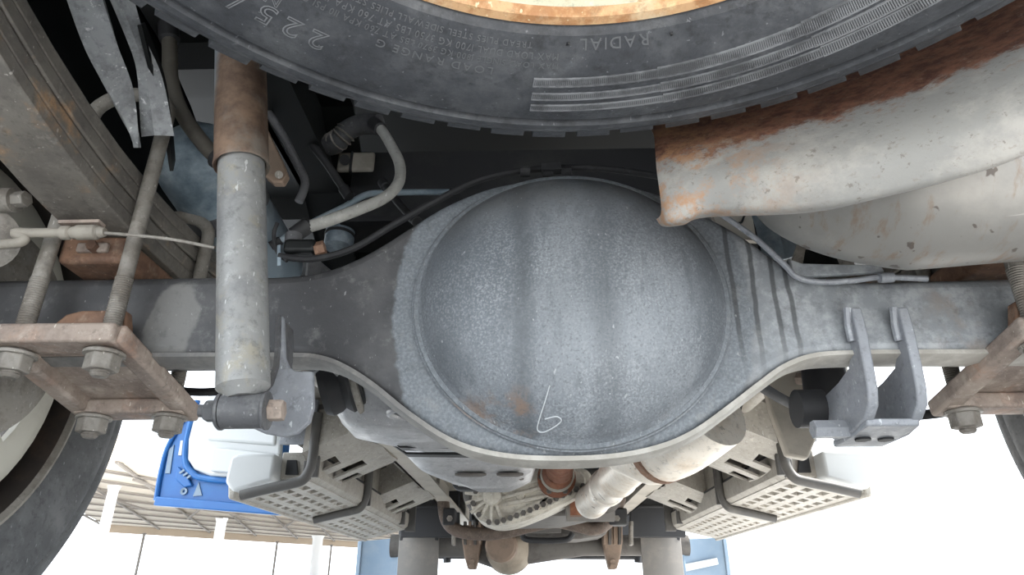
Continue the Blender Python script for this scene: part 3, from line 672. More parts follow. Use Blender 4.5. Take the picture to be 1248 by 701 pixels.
hose('vent_hose', 'brown-grey hose dropping past the galvanised bracket to the shock', [(205, 30, .66), (207, 60, .66), (208, 95, .66), (218, 130, .66), (236, 160, .66), (262, 190, .66), (285, 205, .66)], .0095, 'hose_brown')
hose('brake_hose', 'thick pale grey flexible brake hose bent in an S above the axle', [(455, 150, .80), (466, 160, .79), (478, 180, .775), (487, 200, .765), (486, 222, .75), (470, 240, .74), (440, 254, .73), (400, 269, .72), (372, 278, .72), (358, 287, .72)], .0076, 'hose_grey')
hose('blue_air_line', 'thin blue air line looping behind the pale brake hose', [(330, 300, .84), (380, 272, .84), (420, 252, .85), (445, 238, .86), (470, 235, .87), (560, 234, .90)], .005, 'tank_blue')
hose('dark_conduit', 'dark ribbed conduit slanting down towards the blue air line', [(345, 145, .82), (370, 165, .82), (395, 195, .82), (412, 220, .82), (426, 240, .82)], .006, 'dust_dark')
hose('conduit_tail', 'short dark ribbed conduit leaving below the pale brake hose', [(466, 222, .84), (478, 238, .82), (492, 255, .80), (508, 270, .78)], .0055, 'dust_dark')
hose('handbrake_rod', 'bent grey steel rod hanging just right of the shock', [(328, 138, .74), (345, 165, .74), (360, 195, .74), (371, 218, .74), (370, 232, .74), (364, 246, .74)], .0055, 'chassis_grey', ends=False, cat='rod')
o = thing('pipe_elbow', 'dusty corrugated pipe elbow under the tyre edge, above the pale brake hose', 'pipe', PY(420, 165, .9))
MB().tube(spline([PY(400, 178, .92), PY(412, 172, .91), (PY(422, 160, .90)), PY(440, 152, .89), PY(462, 152, .88)], 6), .017, 16).build('elbow', 'chassis_grey', o)
mb = MB(); cc = spline([PY(404, 176, .92), PY(416, 168, .905), PY(424, 158, .90)], 3)
for a, b in zip(cc, cc[1:]): mb.lathe([(.017, 0), (.0195, .002), (.017, .004)], a, b - a, 16)
mb.build('corrugation', 'dusty_steel', o)
o = thing('cream_box', 'small cream plastic box deep behind the pale hose', 'box', PY(436, 198, .95))
MB().box(PY(411, 212, .95), PY(457, 184, .94)).build('body', 'cable_tan', o, bevel=.005)
MB().box(PY(428, 213, .945) - V((.002, 0, 0)), PY(430, 184, .935)).build('seam', 'rubber_dark', o)
MB().cyl(PY(420, 195, .936), PY(420, 195, .932), .009, 16).build('hole', 'rubber_dark', o)
o = thing('shackle_lug', 'rusty lug with a hole just right of the shock upper tube', 'lug', PY(338, 205, .70))
MB().prism([PY(x, y, .70) for x, y in [(322, 150), (332, 170), (345, 198), (350, 212), (344, 222), (332, 222), (322, 214)]], (0, .012, 0)).build('plate', 'front_rust', o, bevel=.002)
MB().cyl(PY(340, 213, .699), PY(340, 213, .694), .005, 12).build('pin', 'dusty_steel', o)
# valve cluster where the lines meet the axle
o = thing('brake_junction', 'dark brake junction block with clips where the hose meets the axle', 'junction', PY(360, 300, .70))
MB().box(PY(352, 318, .705), PY(384, 290, .68)).build('block', 'chassis_black', o, bevel=.004)
MB().cyl(PY(357, 296, .70), PY(358, 286, .70), .010, 12).build('union', 'chassis_grey', o)
MB().hexa(PY(384, 305, .69), PY(396, 302, .69), .009).build('nut', 'rust_brown', o)
MB().tube(spline([PY(338, 272, .69), PY(334, 285, .69), PY(337, 305, .69), PY(350, 318, .69)], 5), .0025, 8).build('clip_wire', 'hose_black', o)
MB().bar(PY(341, 300, .69), PY(341, 325, .69), .006, .004).build('blue_tag', 'tank_blue', o)
o = thing('blue_cylinder', 'small blue cylinder in the dark above the left axle shoulder', 'cylinder', PY(410, 300, .98))
MB().lathe([(0, 0), (.022, 0), (.024, .004), (.024, .05), (.0, .055)], PY(412, 302, .98), (0, .1, 1), 24).build('shell', 'tank_blue', o)
MB().lathe([(.0243, .02), (.0255, .021), (.0255, .025), (.0243, .026)], PY(412, 302, .98), (0, .1, 1), 24).build('band', 'dust_dark', o)
# right: dark blue post, cream panel, slotted bracket
o = thing('wheel_arch_post', 'dark blue-black curved post between heat shield and axle', 'post', PY(945, 290, .80))
MB().sheet([[PY(x0_, y, .80), PY((x0_ + x1_) / 2, y, .79), PY(x1_, y - 8, .83)] for x0_, x1_, y in [(905, 945, 235), (914, 955, 255), (922, 965, 280), (928, 974, 305), (930, 976, 318)]], .006).build('sheet', 'tank_blue', o)
MB().cyl(PY(916, 240, .80), PY(928, 312, .80), .003).build('edge_bead', 'dust_dark', o)
o = thing('cream_side_panel', 'cream panel with a black seam glimpsed right of the axle bowl', 'panel', PY(890, 262, .9))
MB().prism([PY(x, y, .92) for x, y in [(862, 245), (1000, 240), (1010, 300), (880, 290)]], (0, .01, 0)).build('sheet', 'frame_dust', o)
MB().tube(spline([PY(x, y, .918) for x, y in [(885, 268), (902, 272), (908, 262), (918, 255)]], 4), .0018, 6).build('seam', 'rubber_dark', o)
o = thing('slotted_bracket', 'grey bracket with a dark slot standing on the right axle tube', 'bracket', PY(1005, 325, .68))
us = [0, .18, .82, 1]; vv = [0, .2, .75, 1]
c00, c10, c01, c11 = PY(962, 330, .70), PY(1046, 330, .70), PY(975, 290, .70), PY(1025, 292, .70)
MB().plate(lambda u, v: c00.lerp(c10, u).lerp(c01.lerp(c11, u), v), us, vv, {(1, 1)}, (0, .008, 0)).build('plate', 'dusty_steel', o)
MB().prism([PY(x, y, .72) for x, y in [(968, 326), (1035, 326), (1025, 298), (978, 298)]], (0, .004, 0)).build('backing', 'chassis_black', o)
MB().cyl(PY(1000, 293, .70), PY(1003, 288, .70), .006, 12).build('stud', 'dusty_steel', o)
# black flex hose under the right tube, and under the left tube
hose('right_brake_hose', 'black flexible hose sagging below the right axle tube behind the bracket', [(915, 462, .73), (945, 482, .80), (970, 494, .86), (1000, 502, .88), (1060, 510, .88), (1110, 507, .87), (1160, 500, .86), (1192, 478, .80)], .0065, 'hose_black')
hose('left_brake_hose', 'black hose running below the left axle tube to the wheel', [(180, 470, .84), (215, 476, .84), (250, 478, .84), (285, 474, .84), (330, 462, .86)], .0055, 'hose_black')

# ================================================================ MIDDLE: tank, transfer case, exhaust
TO = V((-.20, 1.3, .37))
o = thing('silver_tank', 'stamped silver tank with ribs and ovals forward of the axle bowl on the left', 'tank', TO)
us = [i / 22 for i in range(23)]; g = []
for i in range(29):
    y = .92 + .80 * i / 28; t = (y - .92) / .80
    xl = -.36 + .12 * max(0, t - .15) ** .8 + .02 * sin(t * 16); xr = .0 - .03 * t; zb = .385 - .012 * sin(t * 9) + (.10 * (1 - t / .12) ** 2 if t < .12 else 0) + (.10 * ((t - .9) / .1) ** 2 if t > .9 else 0)
    row = [V((xl - .015, y, .62)), V((xl - .012, y, .52)), V((xl - .004, y, .44)), V((xl + .01, y, zb + .025)), V((xl + .03, y, zb + .006)), V((xl + .06, y, zb))]
    rib = .012 if i in (9, 10, 13, 14, 22, 23, 25) else 0
    for k in range(1, 8): row.append(V((xl + .06 + (xr - xl - .09) * k / 8, y, zb - rib * min(1, k / 2, (8 - k) / 2))))
    row += [V((xr - .012, y, zb + .01)), V((xr, y, zb + .04)), V((xr + .005, y, .6))]; g.append(row)
MB().sheet(g, .004).build('shell', 'tank_silver', o, ang=60)
for y in (1.18, 1.24):
    MB().sheet([[V((-.315, y + s_, .50)), V((-.30, y + s_, .40)), V((-.26, y + s_, .374)), V((-.15, y + s_, .372)), V((-.04, y + s_, .374))] for s_ in (-.013, .013)], .004).build('strap', 'chassis_black', o)
for px_, py_, a_, b_ in ((500, 505, .030, .030), (545, 546, .048, .036)):
    q = PZ(px_, py_, .380)
    ov_ = MB().tube([q + V((a_ * cos(t), b_ * sin(t), .001)) for t in [2 * pi * k / 28 for k in range(29)]], .0055, 8, cap=False).build('stamped_oval', 'tank_silver', o)
    MB().lathe([(0, 0), (1, 0), (1, .004)], (0, 0, 0), (0, 0, 1), 28).build('oval_shade', 'cast_dark', ov_)  # dark disc paints the shade inside the stamped oval
    r_ = ov_.children[0]; r_.location = q - TO + V((0, 0, -.001)); r_.data.transform(Matrix.Translation(TO)); r_.data.transform(Matrix.Diagonal((a_ * .55, b_ * .55, 1, 1)))
for (x0_, x1_, y) in ((-.20, -.13, 1.50), (-.11, -.05, 1.50), (-.20, -.13, 1.56), (-.11, -.05, 1.56)):
    MB().prism([V((x0_, y - .014, .372)), V((x0_ + .012, y - .022, .372)), V((x1_ - .012, y - .022, .372)), V((x1_, y - .014, .372)), V((x1_ - .012, y + .004, .372)), V((x0_ + .012, y + .004, .372))], (0, 0, .006)).build('louvre', 'cast_dark', o, bevel=.002)
o = thing('rubber_mount', 'dark oval mount hanging below the silver tank', 'mount', PY(572, 592, 1.72))
ov = [PY(571 + 20 * cos(t), 590 + 7 * max(-1, min(1, 1.3 * sin(t))), 1.70) for t in [2 * pi * k / 24 for k in range(24)]]
MB().prism(ov, (0, .04, 0)).build('body', 'dust_dark', o, bevel=.004)
MB().bar(PY(558, 590, 1.695), PY(584, 590, 1.695), .012, .010).build('bar', 'dusty_steel', o, bevel=.002)
# transfer case (cover faces the rear), at Y 1.9
o = thing('transfer_case', 'ribbed cast aluminium transfer case with a row of bolts under the bowl', 'gearbox', PY(640, 612, 1.9))
def tc(x, y, dy=0): return PY(x, y, 1.90) + V((0, dy, 0))
ol = [(573, 612), (578, 596), (592, 584), (620, 575), (648, 568), (690, 566), (716, 572), (722, 586), (712, 598), (690, 612), (660, 626), (630, 637), (606, 640), (586, 634), (576, 624)]
oc = spline([tc(x, y) for x, y in ol + ol[:1]], 4)[:-1]
MB().prism([p + V((0, .012, 0)) for p in oc], (0, .18, 0)).build('case', 'cast_aluminium', o, bevel=.006)
cc = sum(oc, V()) / len(oc)
MB().prism([cc + (p - cc) * .90 for p in oc], (0, .03, 0)).build('cover', 'cast_aluminium', o, bevel=.005)
hub = tc(600, 605, -.004)
MB().lathe([(.028, .0), (.024, -.012), (.0, -.014)], hub, (0, 1, 0), 24).build('bearing_hub', 'cast_aluminium', o)
for k in range(9):
    a = radians(100 + 24 * k); e_ = hub + V((cos(a) * .075, .0, sin(a) * .068)); MB().bar(hub + V((0, .0, 0)), e_, .008, .014, (0, -1, 0)).build('rib', 'cast_aluminium', o)
for (x0_, y0_), (x1_, y1_) in (((612, 600), (672, 580)), ((612, 608), (680, 590)), ((614, 616), (664, 606)), ((655, 620), (678, 592)), ((620, 630), (700, 594))): MB().bar(tc(x0_, y0_, -.004), tc(x1_, y1_, -.004), .008, .014, (0, -1, 0)).build('rib', 'cast_aluminium', o)
MB().lathe([(.0, -.006), (.012, -.006), (.014, .004)], tc(634, 604), (0, 1, 0), 16).build('plug', 'cast_aluminium', o)
for k in range(14):
    t = k / 13; p = tc(606 + 104 * t, 637 - 44 * t ** 1.15, -.008)
    MB().lathe([(0, -.008), (.0075, -.008), (.0075, .012), (.005, .014)], p, (0, 1, 0), 6).build('flange_bolt', 'cast_dark', o)
for x, y in ((580, 600), (577, 614), (584, 628), (596, 637), (616, 579), (650, 571)):
    MB().lathe([(0, -.008), (.0075, -.008), (.0075, .012), (.005, .014)], tc(x, y, -.008), (0, 1, 0), 6).build('flange_bolt', 'cast_dark', o)
o = thing('propeller_shaft', 'rust red drive flange and yoke above the transfer case', 'drive shaft', tc(677, 585, -.05))
MB().cyl(V((.02, .80, .455)), tc(680, 582, -.10), .035, 24).build('shaft_tube', 'rust_red', o)
MB().lathe([(.03, -.12), (.04, -.10), (.04, -.05), (.030, -.04), (.052, -.03), (.052, -.004), (0, -.004)], tc(678, 584), (0, 1, 0), 28).build('flange', 'rust_red', o)
MB().lathe([(.041, -.095), (.045, -.09), (.045, -.07), (.041, -.065)], tc(678, 584), (0, 1, 0), 28).build('band', 'cable_tan', o)
for k in range(6):
    a = pi / 3 * k; p = tc(678, 584, -.03) + V((.042 * cos(a), 0, .042 * sin(a))); MB().hexa(p, p + V((0, -.012, 0)), .008).build('bolt', 'cast_dark', o)
o = thing('gear_housing', 'dark gearbox housing behind the exhaust and transfer case', 'gearbox', (.10, 2.2, .45))
MB().prism([PY(x, y, 2.12) for x, y in [(560, 570), (735, 570), (742, 595), (735, 618), (690, 628), (600, 630), (565, 615)]], (0, .45, 0)).build('case', 'cast_dark', o, bevel=.02)
MB().lathe([(0, 0), (.03, -.01), (.045, .0), (.045, .12), (0, .13)], PY(738, 606, 2.02), (0, 1, 0), 28).build('output_housing', 'cast_dark', o)
MB().cyl(PY(690, 622, 2.05), PY(748, 622, 2.05), .032, 20).build('cross_tube', 'flap_grey', o)
mb = MB(); mb.cyl(PY(694, 620, 2.05), PY(708, 620, 2.05), .035, 16).build('rust_band', 'rust_red', o)
ex0, ex1 = PY(806, 532, 1.15), PY(716, 616, 1.95)
o = thing('exhaust_pipe', 'shiny dusty exhaust pipe slanting down beside the transfer case', 'exhaust pipe', ex1)
dv = (ex1 - ex0); Lx = dv.length
MB().lathe([(.041, 0), (.041, Lx * .45), (.044, Lx * .46), (.044, Lx * .48), (.0405, Lx * .49), (.0405, Lx * .86), (.044, Lx * .88), (.044, Lx * .92), (.036, Lx * .97), (.028, Lx), (0, Lx)], ex0, dv, 36).build('tube', 'exhaust', o)
MB().lathe([(.041, Lx * .62), (.0445, Lx * .625), (.0445, Lx * .64), (.041, Lx * .645)], ex0, dv, 36).build('clamp', 'exhaust', o)
o = thing('silencer', 'pale rounded silencer body tucked under the right shoulder of the bowl', 'silencer', PY(800, 552, 1.15))
MB().tube(spline([PY(745, 548, 1.2), PY(790, 548, 1.15), PY(825, 535, 1.08), PY(870, 500, 1.0)], 6), [.03 + .028 * min(1, i / 6) for i in range(19)], 28).build('shell', 'exhaust', o)
MB().lathe([(.057, 0), (.061, .004), (.061, .016), (.057, .02)], PY(800, 545, 1.13), PY(825, 535, 1.08) - PY(790, 548, 1.15), 28).build('clamp', 'rust_brown', o)

# ================================================================ SIDE STEPS with bent bars (mirror pair)
def step(side):
    L_ = 'left' if side < 0 else 'right'
    o = thing('side_step', ('perforated beige side step box with bent bars next to the blue panel' if side < 0 else 'perforated beige side step box with bent bars on the right, against white sky'), 'side step', (side * .68, 2.2, .36), 'side steps')
    def B(mb, name, m, **k):
        if side < 0: mb.mirror()
        return mb.build(name, m, o, **k)
    y0, y1 = 1.60, 2.95; xi, xo = .560, .725
    def zs(x): return .386 - .036 * (x - .55) / .15                 # the tray tips down towards its outer edge
    us = [xi, .580, .600, .618, .636, .654, .672, .690, .705, xo]; vv = [y0 + .03]
    for k in range(19): vv += [y0 + .07 + .064 * k, y0 + .07 + .064 * k + .042]
    vv += [y1]
    holes = {(i, j) for i in (1, 3, 5, 7) for j in range(1, len(vv) - 1, 2) if (j // 2) not in (8, 9)}
    B(MB().plate(lambda u, v: V((u, v, zs(u))), us, vv, holes, (0, 0, .012)), 'perforated_tread', 'step_sheet')
    B(MB().prism([V((xo - .006, y0, zs(xo) - .006)), V((xo + .012, y0, zs(xo) - .004)), V((xo + .018, y0, zs(xo) + .03)), V((xo - .006, y0, zs(xo) + .03))], (0, y1 - y0 + .02, 0)), 'outer_skirt', 'step_sheet', bevel=.006)
    prof = [(.575, .382), (.560, .386), (.548, .396), (.545, .415), (.545, .445), (.551, .450), (.555, .457), (.555, .56)]
    B(MB().sheet([[V((x, y, z)) for x, z in prof] for y in (1.60, 2.0, 2.4, 2.8, 2.95)], .005), 'inner_side', 'step_sheet')
    B(MB().box((.5435, 1.62, .446), (.549, 2.95, .451)), 'side_seam', 'rubber_dark')
    # near end: pale cap on the outer half, open dark pocket beside it
    B(MB().prism([V((x, y0 - .02, z)) for x, z in [(.632, zs(.632) + .012), (.72, zs(.72) + .008), (.742, zs(.72) + .03), (.738, .432), (.722, .440), (.632, .440)]], (0, .35, 0)), 'end_cap', 'white_plastic', bevel=.008, seg=3)
    ew = B(MB().box((.556, y0 + .03, .388), (.634, y0 + .045, .452)), 'end_wall', 'step_sheet', bevel=.003)
    B(MB().prism([V((.588, y0 + .022, .398)), V((.618, y0 + .022, .398)), V((.618, y0 + .022, .432)), V((.596, y0 + .022, .432))], (0, .010, 0)), 'end_pocket', 'rubber_dark')
    for y, h_ in ((1.60, .56), (2.16, .55), (2.78, .55)):
        fl = B(MB().box((.532, y - .006, .388), (.556, y + .006, h_)), 'upright_flange', 'step_bar', bevel=.002)
        for z in (.44, .50, .54):
            hb = MB().hexa((.540, y - .006, z), (.540, y - .014, z), .006)
            if side < 0: hb.mirror()
            hb.build('bolt', 'dusty_steel', fl)
    B(MB().box((.548, 1.585, .462), (.630, 1.597, .57)), 'end_plate', 'bracket_grey', bevel=.002)
    for y in (1.56, 2.12):
        pts = [(.537, .53), (.537, .47), (.537, .425), (.541, .397), (.554, .376), (.578, .368), (.63, .357), (.69, .343)]
        B(MB().tube(spline([V((x, y, z)) for x, z in pts], 5), .0115, 14), 'bent_bar', 'step_bar')
        B(MB().box((.553, y + .035, .385), (.568, y + .06, .425)), 'bar_stop', 'step_bar', bevel=.002)
    B(MB().box((.518, 2.94, .375), (.56, 2.955, .53)), 'front_flange', 'step_bar', bevel=.002)
    return o
step(-1); step(1)

# outriggers: stamped brackets with slots between chassis rail and step
def outrigger(side, y, sc, label):
    o = thing('slotted_outrigger', label, 'floor bracket', (side * .48, y, .50), 'slotted floor brackets')
    a = V((side * .40, y - .10 * sc, .50)); U = V((side * .165, .03, -.062)); W = V((0, .30 * sc, .0)) + V((side * -.01, 0, -.01))
    us = [0, .14, .34, .36, .58, .62, .90, 1]; vv = [0, .16, .30, .40, .54, .64, .78, 1]
    MB().plate(lambda u, v: a + U * u + W * v + V((0, 0, -.03 * sin(pi * min(1, max(0, v))) ** .5)), us, vv, {(5, 1), (5, 3), (4, 3), (3, 3), (5, 5), (4, 5)}, (0, 0, .006)).build('slotted_plate', 'step_sheet', o)
    MB().sheet([[a + U * u + V((0, 0, .0)), a + U * u + V((0, .01, .09))] for u in (0, .5, 1)], .005).build('rear_flange', 'step_sheet', o)
    MB().sheet([[a + U * u + W, a + U * u + W + V((0, 0, .09))] for u in (0, .5, 1)], .005).build('front_flange', 'step_sheet', o)
    p = a + U * .08 + W * .12 + V((0, 0, -.012)); MB().hexa(p, p + V((0, 0, -.012)), .011).build('bolt', 'dusty_steel', o)
for side, nm in ((-1, 'left'), (1, 'right')):
    outrigger(side, 1.66, 1.25, 'slotted stamped floor bracket above the %s side step, nearer to the axle' % nm)
    outrigger(side, 2.45, 1.2, 'slotted stamped floor bracket above the %s side step, farther forward' % nm)
    o = thing('floor_side_panel', 'dusty under-floor panel above the %s side step' % nm, 'panel', (side * .5, 1.9, .58), 'under-floor panels')
    MB().box((side * .40, 1.02, .575), (side * .62, 3.1, .585)).build('sheet', 'step_sheet', o)
    MB().box((side * .612, 1.35, .48), (side * .62, 3.1, .60)).build('side_sheet', 'step_sheet', o)
    MB().cyl((side * .46, 1.25, .545), (side * .46, 3.0, .53), .022, 16).build('side_pipe', 'step_sheet', o)
# things just behind the right bracket: dark bump stop / cream frame piece
o = thing('bump_stop', 'dark bump stop glimpsed behind the left bracket under the axle', 'bump stop', PY(400, 475, 1.0))
MB().lathe([(0, 0), (.035, 0), (.04, .01), (.036, .03), (.045, .04), (.045, .06), (.02, .07), (0, .07)], PY(392, 478, .98), (.9, .1, .3), 24).build('rubber', 'dust_dark', o)
MB().lathe([(.046, .045), (.050, .047), (.050, .054), (.046, .056)], PY(392, 478, .98), (.9, .1, .3), 24).build('rim', 'dusty_steel', o)
o = thing('cream_frame_piece', 'cream frame piece with a bolt right of the bowl, below the axle tube', 'frame part', PY(970, 480, 1.0))
MB().prism([PY(x, y, 1.08) for x, y in [(915, 395), (1010, 395), (1010, 500), (985, 560), (960, 555), (940, 500)]], (0, .02, 0)).build('sheet', 'frame_dust', o, bevel=.004)
MB().hexa(PY(972, 462, 1.07), PY(982, 462, 1.06), .010).build('bolt', 'rusty_plate', o)
MB().cyl(PY(1003, 450, .95), PY(1012, 520, .95), .030, 20).build('post', 'dust_dark', o)

# ================================================================ BLUE AND WHITE PANEL (left, beyond the wheel)
YB = 2.0
o = thing('blue_tool_locker', 'bright blue pressed frame around a white moulded box below the left bracket', 'locker', PY(200, 615, YB))
outer = [(236, 492), (222, 515), (205, 545), (196, 575), (190, 603), (189, 613), (240, 616), (344, 624), (346, 560), (350, 492)]
MB().prism([PY(x, y, YB) for x, y in outer], (0, .05, 0)).build('frame_panel', 'blue_paint', o, bevel=.006, seg=3)
inner = [(240, 492), (229, 535), (228, 560), (236, 572), (255, 580), (340, 585), (344, 492)]
MB().prism([PY(x, y, YB - .02) for x, y in inner], (0, .03, 0)).build('white_box', 'white_plastic', o, bevel=.008, seg=3)
MB().prism([PY(x, y, YB - .045) for x, y in [(258, 548), (262, 545), (340, 553), (340, 581), (255, 574)]], (0, .03, 0)).build('white_step', 'white_plastic', o, bevel=.008, seg=3)
MB().prism([PY(x, y, YB - .03) for x, y in [(254, 492), (250, 520), (251, 536), (335, 543), (338, 492)]], (0, .02, 0)).build('white_upper_box', 'white_plastic', o, bevel=.008, seg=3)
rim_ = spline([PY(x, y, YB - .012) for x, y in [(241, 488), (229, 530), (226, 560), (233, 575), (254, 584), (342, 590)]], 6)
MB().tube(rim_, .009, 10).build('inner_lip', 'blue_paint', o)
MB().tube(spline([PY(x, y, YB - .004) for x, y in [(234, 494), (218, 520), (203, 548), (195, 580), (190, 610)]], 5), .007, 8).build('outer_lip', 'blue_paint', o)
MB().bar(PY(190, 611, YB - .012), PY(344, 623, YB - .012), .02, .025).build('lower_lip', 'blue_paint', o, bevel=.004)
MB().prism([PY(x, y, YB - .004) for x, y in [(220, 537), (223, 537), (221, 555), (217, 555)]], (0, .004, 0)).build('slot', 'white_plastic', o)
MB().prism([PY(x, y, YB - .004) for x, y in [(206, 548), (212, 542), (207, 577), (201, 577)]], (0, .004, 0)).build('recess', 'blue_dusty', o)
MB().prism([PY(x, y, YB - .012) for x, y in [(216, 568), (229, 582), (234, 592), (224, 594), (213, 584)]], (0, .012, 0)).build('boss', 'blue_paint', o, bevel=.003)
mb = MB()
for k in range(3): a = PY(219 + 4.5 * k, 577 + 3 * k, YB - .014); mb.bar(a, a + V((.012, 0, .010)), .006, .004, (0, 1, 0))
mb.build('boss_rib', 'blue_dusty', o)
MB().lathe([(.004, 0), (.010, -.002), (.011, .006)], PY(224, 599, YB - .004), (0, 1, 0), 16).build('drain_hole', 'blue_dusty', o)
MB().prism([PY(x, y, YB - .004) for x, y in [(242, 588), (246, 604), (235, 605)]], (0, .006, 0)).build('gusset', 'blue_dusty', o)
MB().box(PY(240, 556, YB + .05), PY(335, 500, YB + .3)).build('rear_box', 'white_plastic', o)

# ================================================================ FRONT AXLE GROUP
YF = 3.3
o = thing('front_axle', 'dusty brown front axle and differential far ahead under the cab', 'axle', PY(620, 695, YF))
MB().lathe([(0, -.14), (.05, -.13), (.095, -.08), (.115, 0), (.10, .08), (.06, .12), (0, .13)], PY(620, 668, YF), (.15, 1, 0), 32).build('differential', 'front_tan', o)
dif = PY(617, 668, YF)
MB().tube([V((-.68, YF, dif.z + .01)), V((-.35, YF, dif.z + .01)), dif + V((-.09, 0, 0)), dif, dif + V((.10, 0, 0)), V((.2, YF, dif.z + .01)), V((.68, YF, dif.z + .01))], [.05, .05, .075, .105, .07, .045, .045], 20).build('tube', 'cast_dark', o)
MB().lathe([(0, -.20), (.06, -.20), (.07, -.19), (.07, -.15), (.04, -.12)], PY(620, 668, YF), (.15, 1, 0), 20).build('pinion_flange', 'front_rust', o)
for side, x in ((-1, 575), (1, 747)):
    nm = 'left' if side < 0 else 'right'
    o = thing('front_spring_clamp', 'rusty front spring pack and clamp on the %s, hanging toward the white background' % nm, 'spring clamp', PY(x, 694, 3.2), 'front spring clamps')
    MB().prism([PY(x + side * dx, y, 3.2) for dx, y in [(-14, 640), (12, 640), (12, 660), (9, 680), (5, 694), (-5, 694), (-9, 676), (-12, 662)]], (0, .06, 0)).build('clamp', 'front_rust', o, bevel=.006)
    for k in range(4): MB().bar(PY(x + side * (8 - 6 * k), 636, 3.14), PY(x + side * (8 - 6 * k), 664, 3.14), .012, .03, (0, 1, 0)).build('leaf_end', 'front_rust' if k % 2 else 'cast_dark', o, bevel=.002)
    MB().bar(PY(x + side * 22, 636, 3.1), PY(x + side * 22, 665, 3.1), .014, .05, (0, 1, 0)).build('shackle_plate', 'dusty_steel', o, bevel=.003)
    for dy in (684, 690): MB().hexa(PY(x, dy, 3.19), PY(x, dy + 1, 3.17), .012).build('nut', 'front_rust', o)
o = thing('stabiliser_bar', 'brown bent stabiliser bar crossing below the transfer case', 'stabiliser bar', PY(650, 640, 2.75))
MB().tube(spline([PY(x, y, 2.75) for x, y in [(540, 610), (544, 634), (558, 647), (588, 651), (618, 648), (648, 641), (676, 636), (700, 640), (722, 645), (738, 639), (750, 622), (756, 606)]], 6), .024, 16).build('bar', 'stabiliser_brown', o)
for x in (548, 752):
    MB().box(PY(x - 9, 640, 2.72), PY(x + 9, 622, 2.80)).build('mount_block', 'dust_dark', o, bevel=.006)
    MB().hexa(PY(x, 632, 2.72), PY(x, 632, 2.70), .012).build('mount_bolt', 'dusty_steel', o)
o = thing('engine_sump', 'dark engine sump with a pale skid plate behind the stabiliser bar', 'engine part', PY(680, 655, 2.95))
MB().prism([PY(x, y, 2.95) for x, y in [(636, 630), (745, 630), (740, 652), (705, 657), (640, 656)]], (0, .25, 0)).build('sump', 'cast_dark', o, bevel=.02)
MB().box(PY(642, 650, 2.93), PY(684, 642, 2.94)).build('skid_plate', 'flap_grey', o, bevel=.004)
MB().tube(spline([PY(x, y, 2.92) for x, y in [(636, 648), (640, 657), (660, 659), (690, 658), (698, 650)]], 5), .012, 10).build('pipe_loop', 'dust_dark', o)
o = thing('engine_block', 'black mass of the engine deep under the cab', 'engine part', (0, 3.6, .6))
MB().box((-.33, 3.50, .40), (.33, 4.0, .70)).build('block', 'chassis_black', o, bevel=.02)
MB().cyl(V((.18, 3.46, .42)), V((.18, 3.52, .42)), .09, 28).build('pulley', 'dust_dark', o)
o = thing('tie_rod', 'thin dark steering rod across the white background under the front axle', 'tie rod', PY(660, 679, 3.6))
MB().cyl(PY(528, 678, 3.6), PY(792, 679, 3.6), .013, 12).build('rod', 'dust_dark', o)
for x in (545, 778):
    MB().cyl(PY(x, 686, 3.6), PY(x, 672, 3.6), .02, 12).build('ball_joint', 'dust_dark', o)
    MB().bar(PY(x, 676, 3.6), PY(x, 666, 3.34), .03, .02).build('steering_arm', 'dust_dark', o)
o = thing('front_bumper', 'dark lower bumper edge far ahead under the engine', 'bumper', PY(660, 668, 4.4))
MB().box((-.85, 4.36, PY(660, 671, 4.36).z), (.85, 4.42, PY(660, 671, 4.36).z + .3)).build('beam', 'dust_dark', o, bevel=.01)
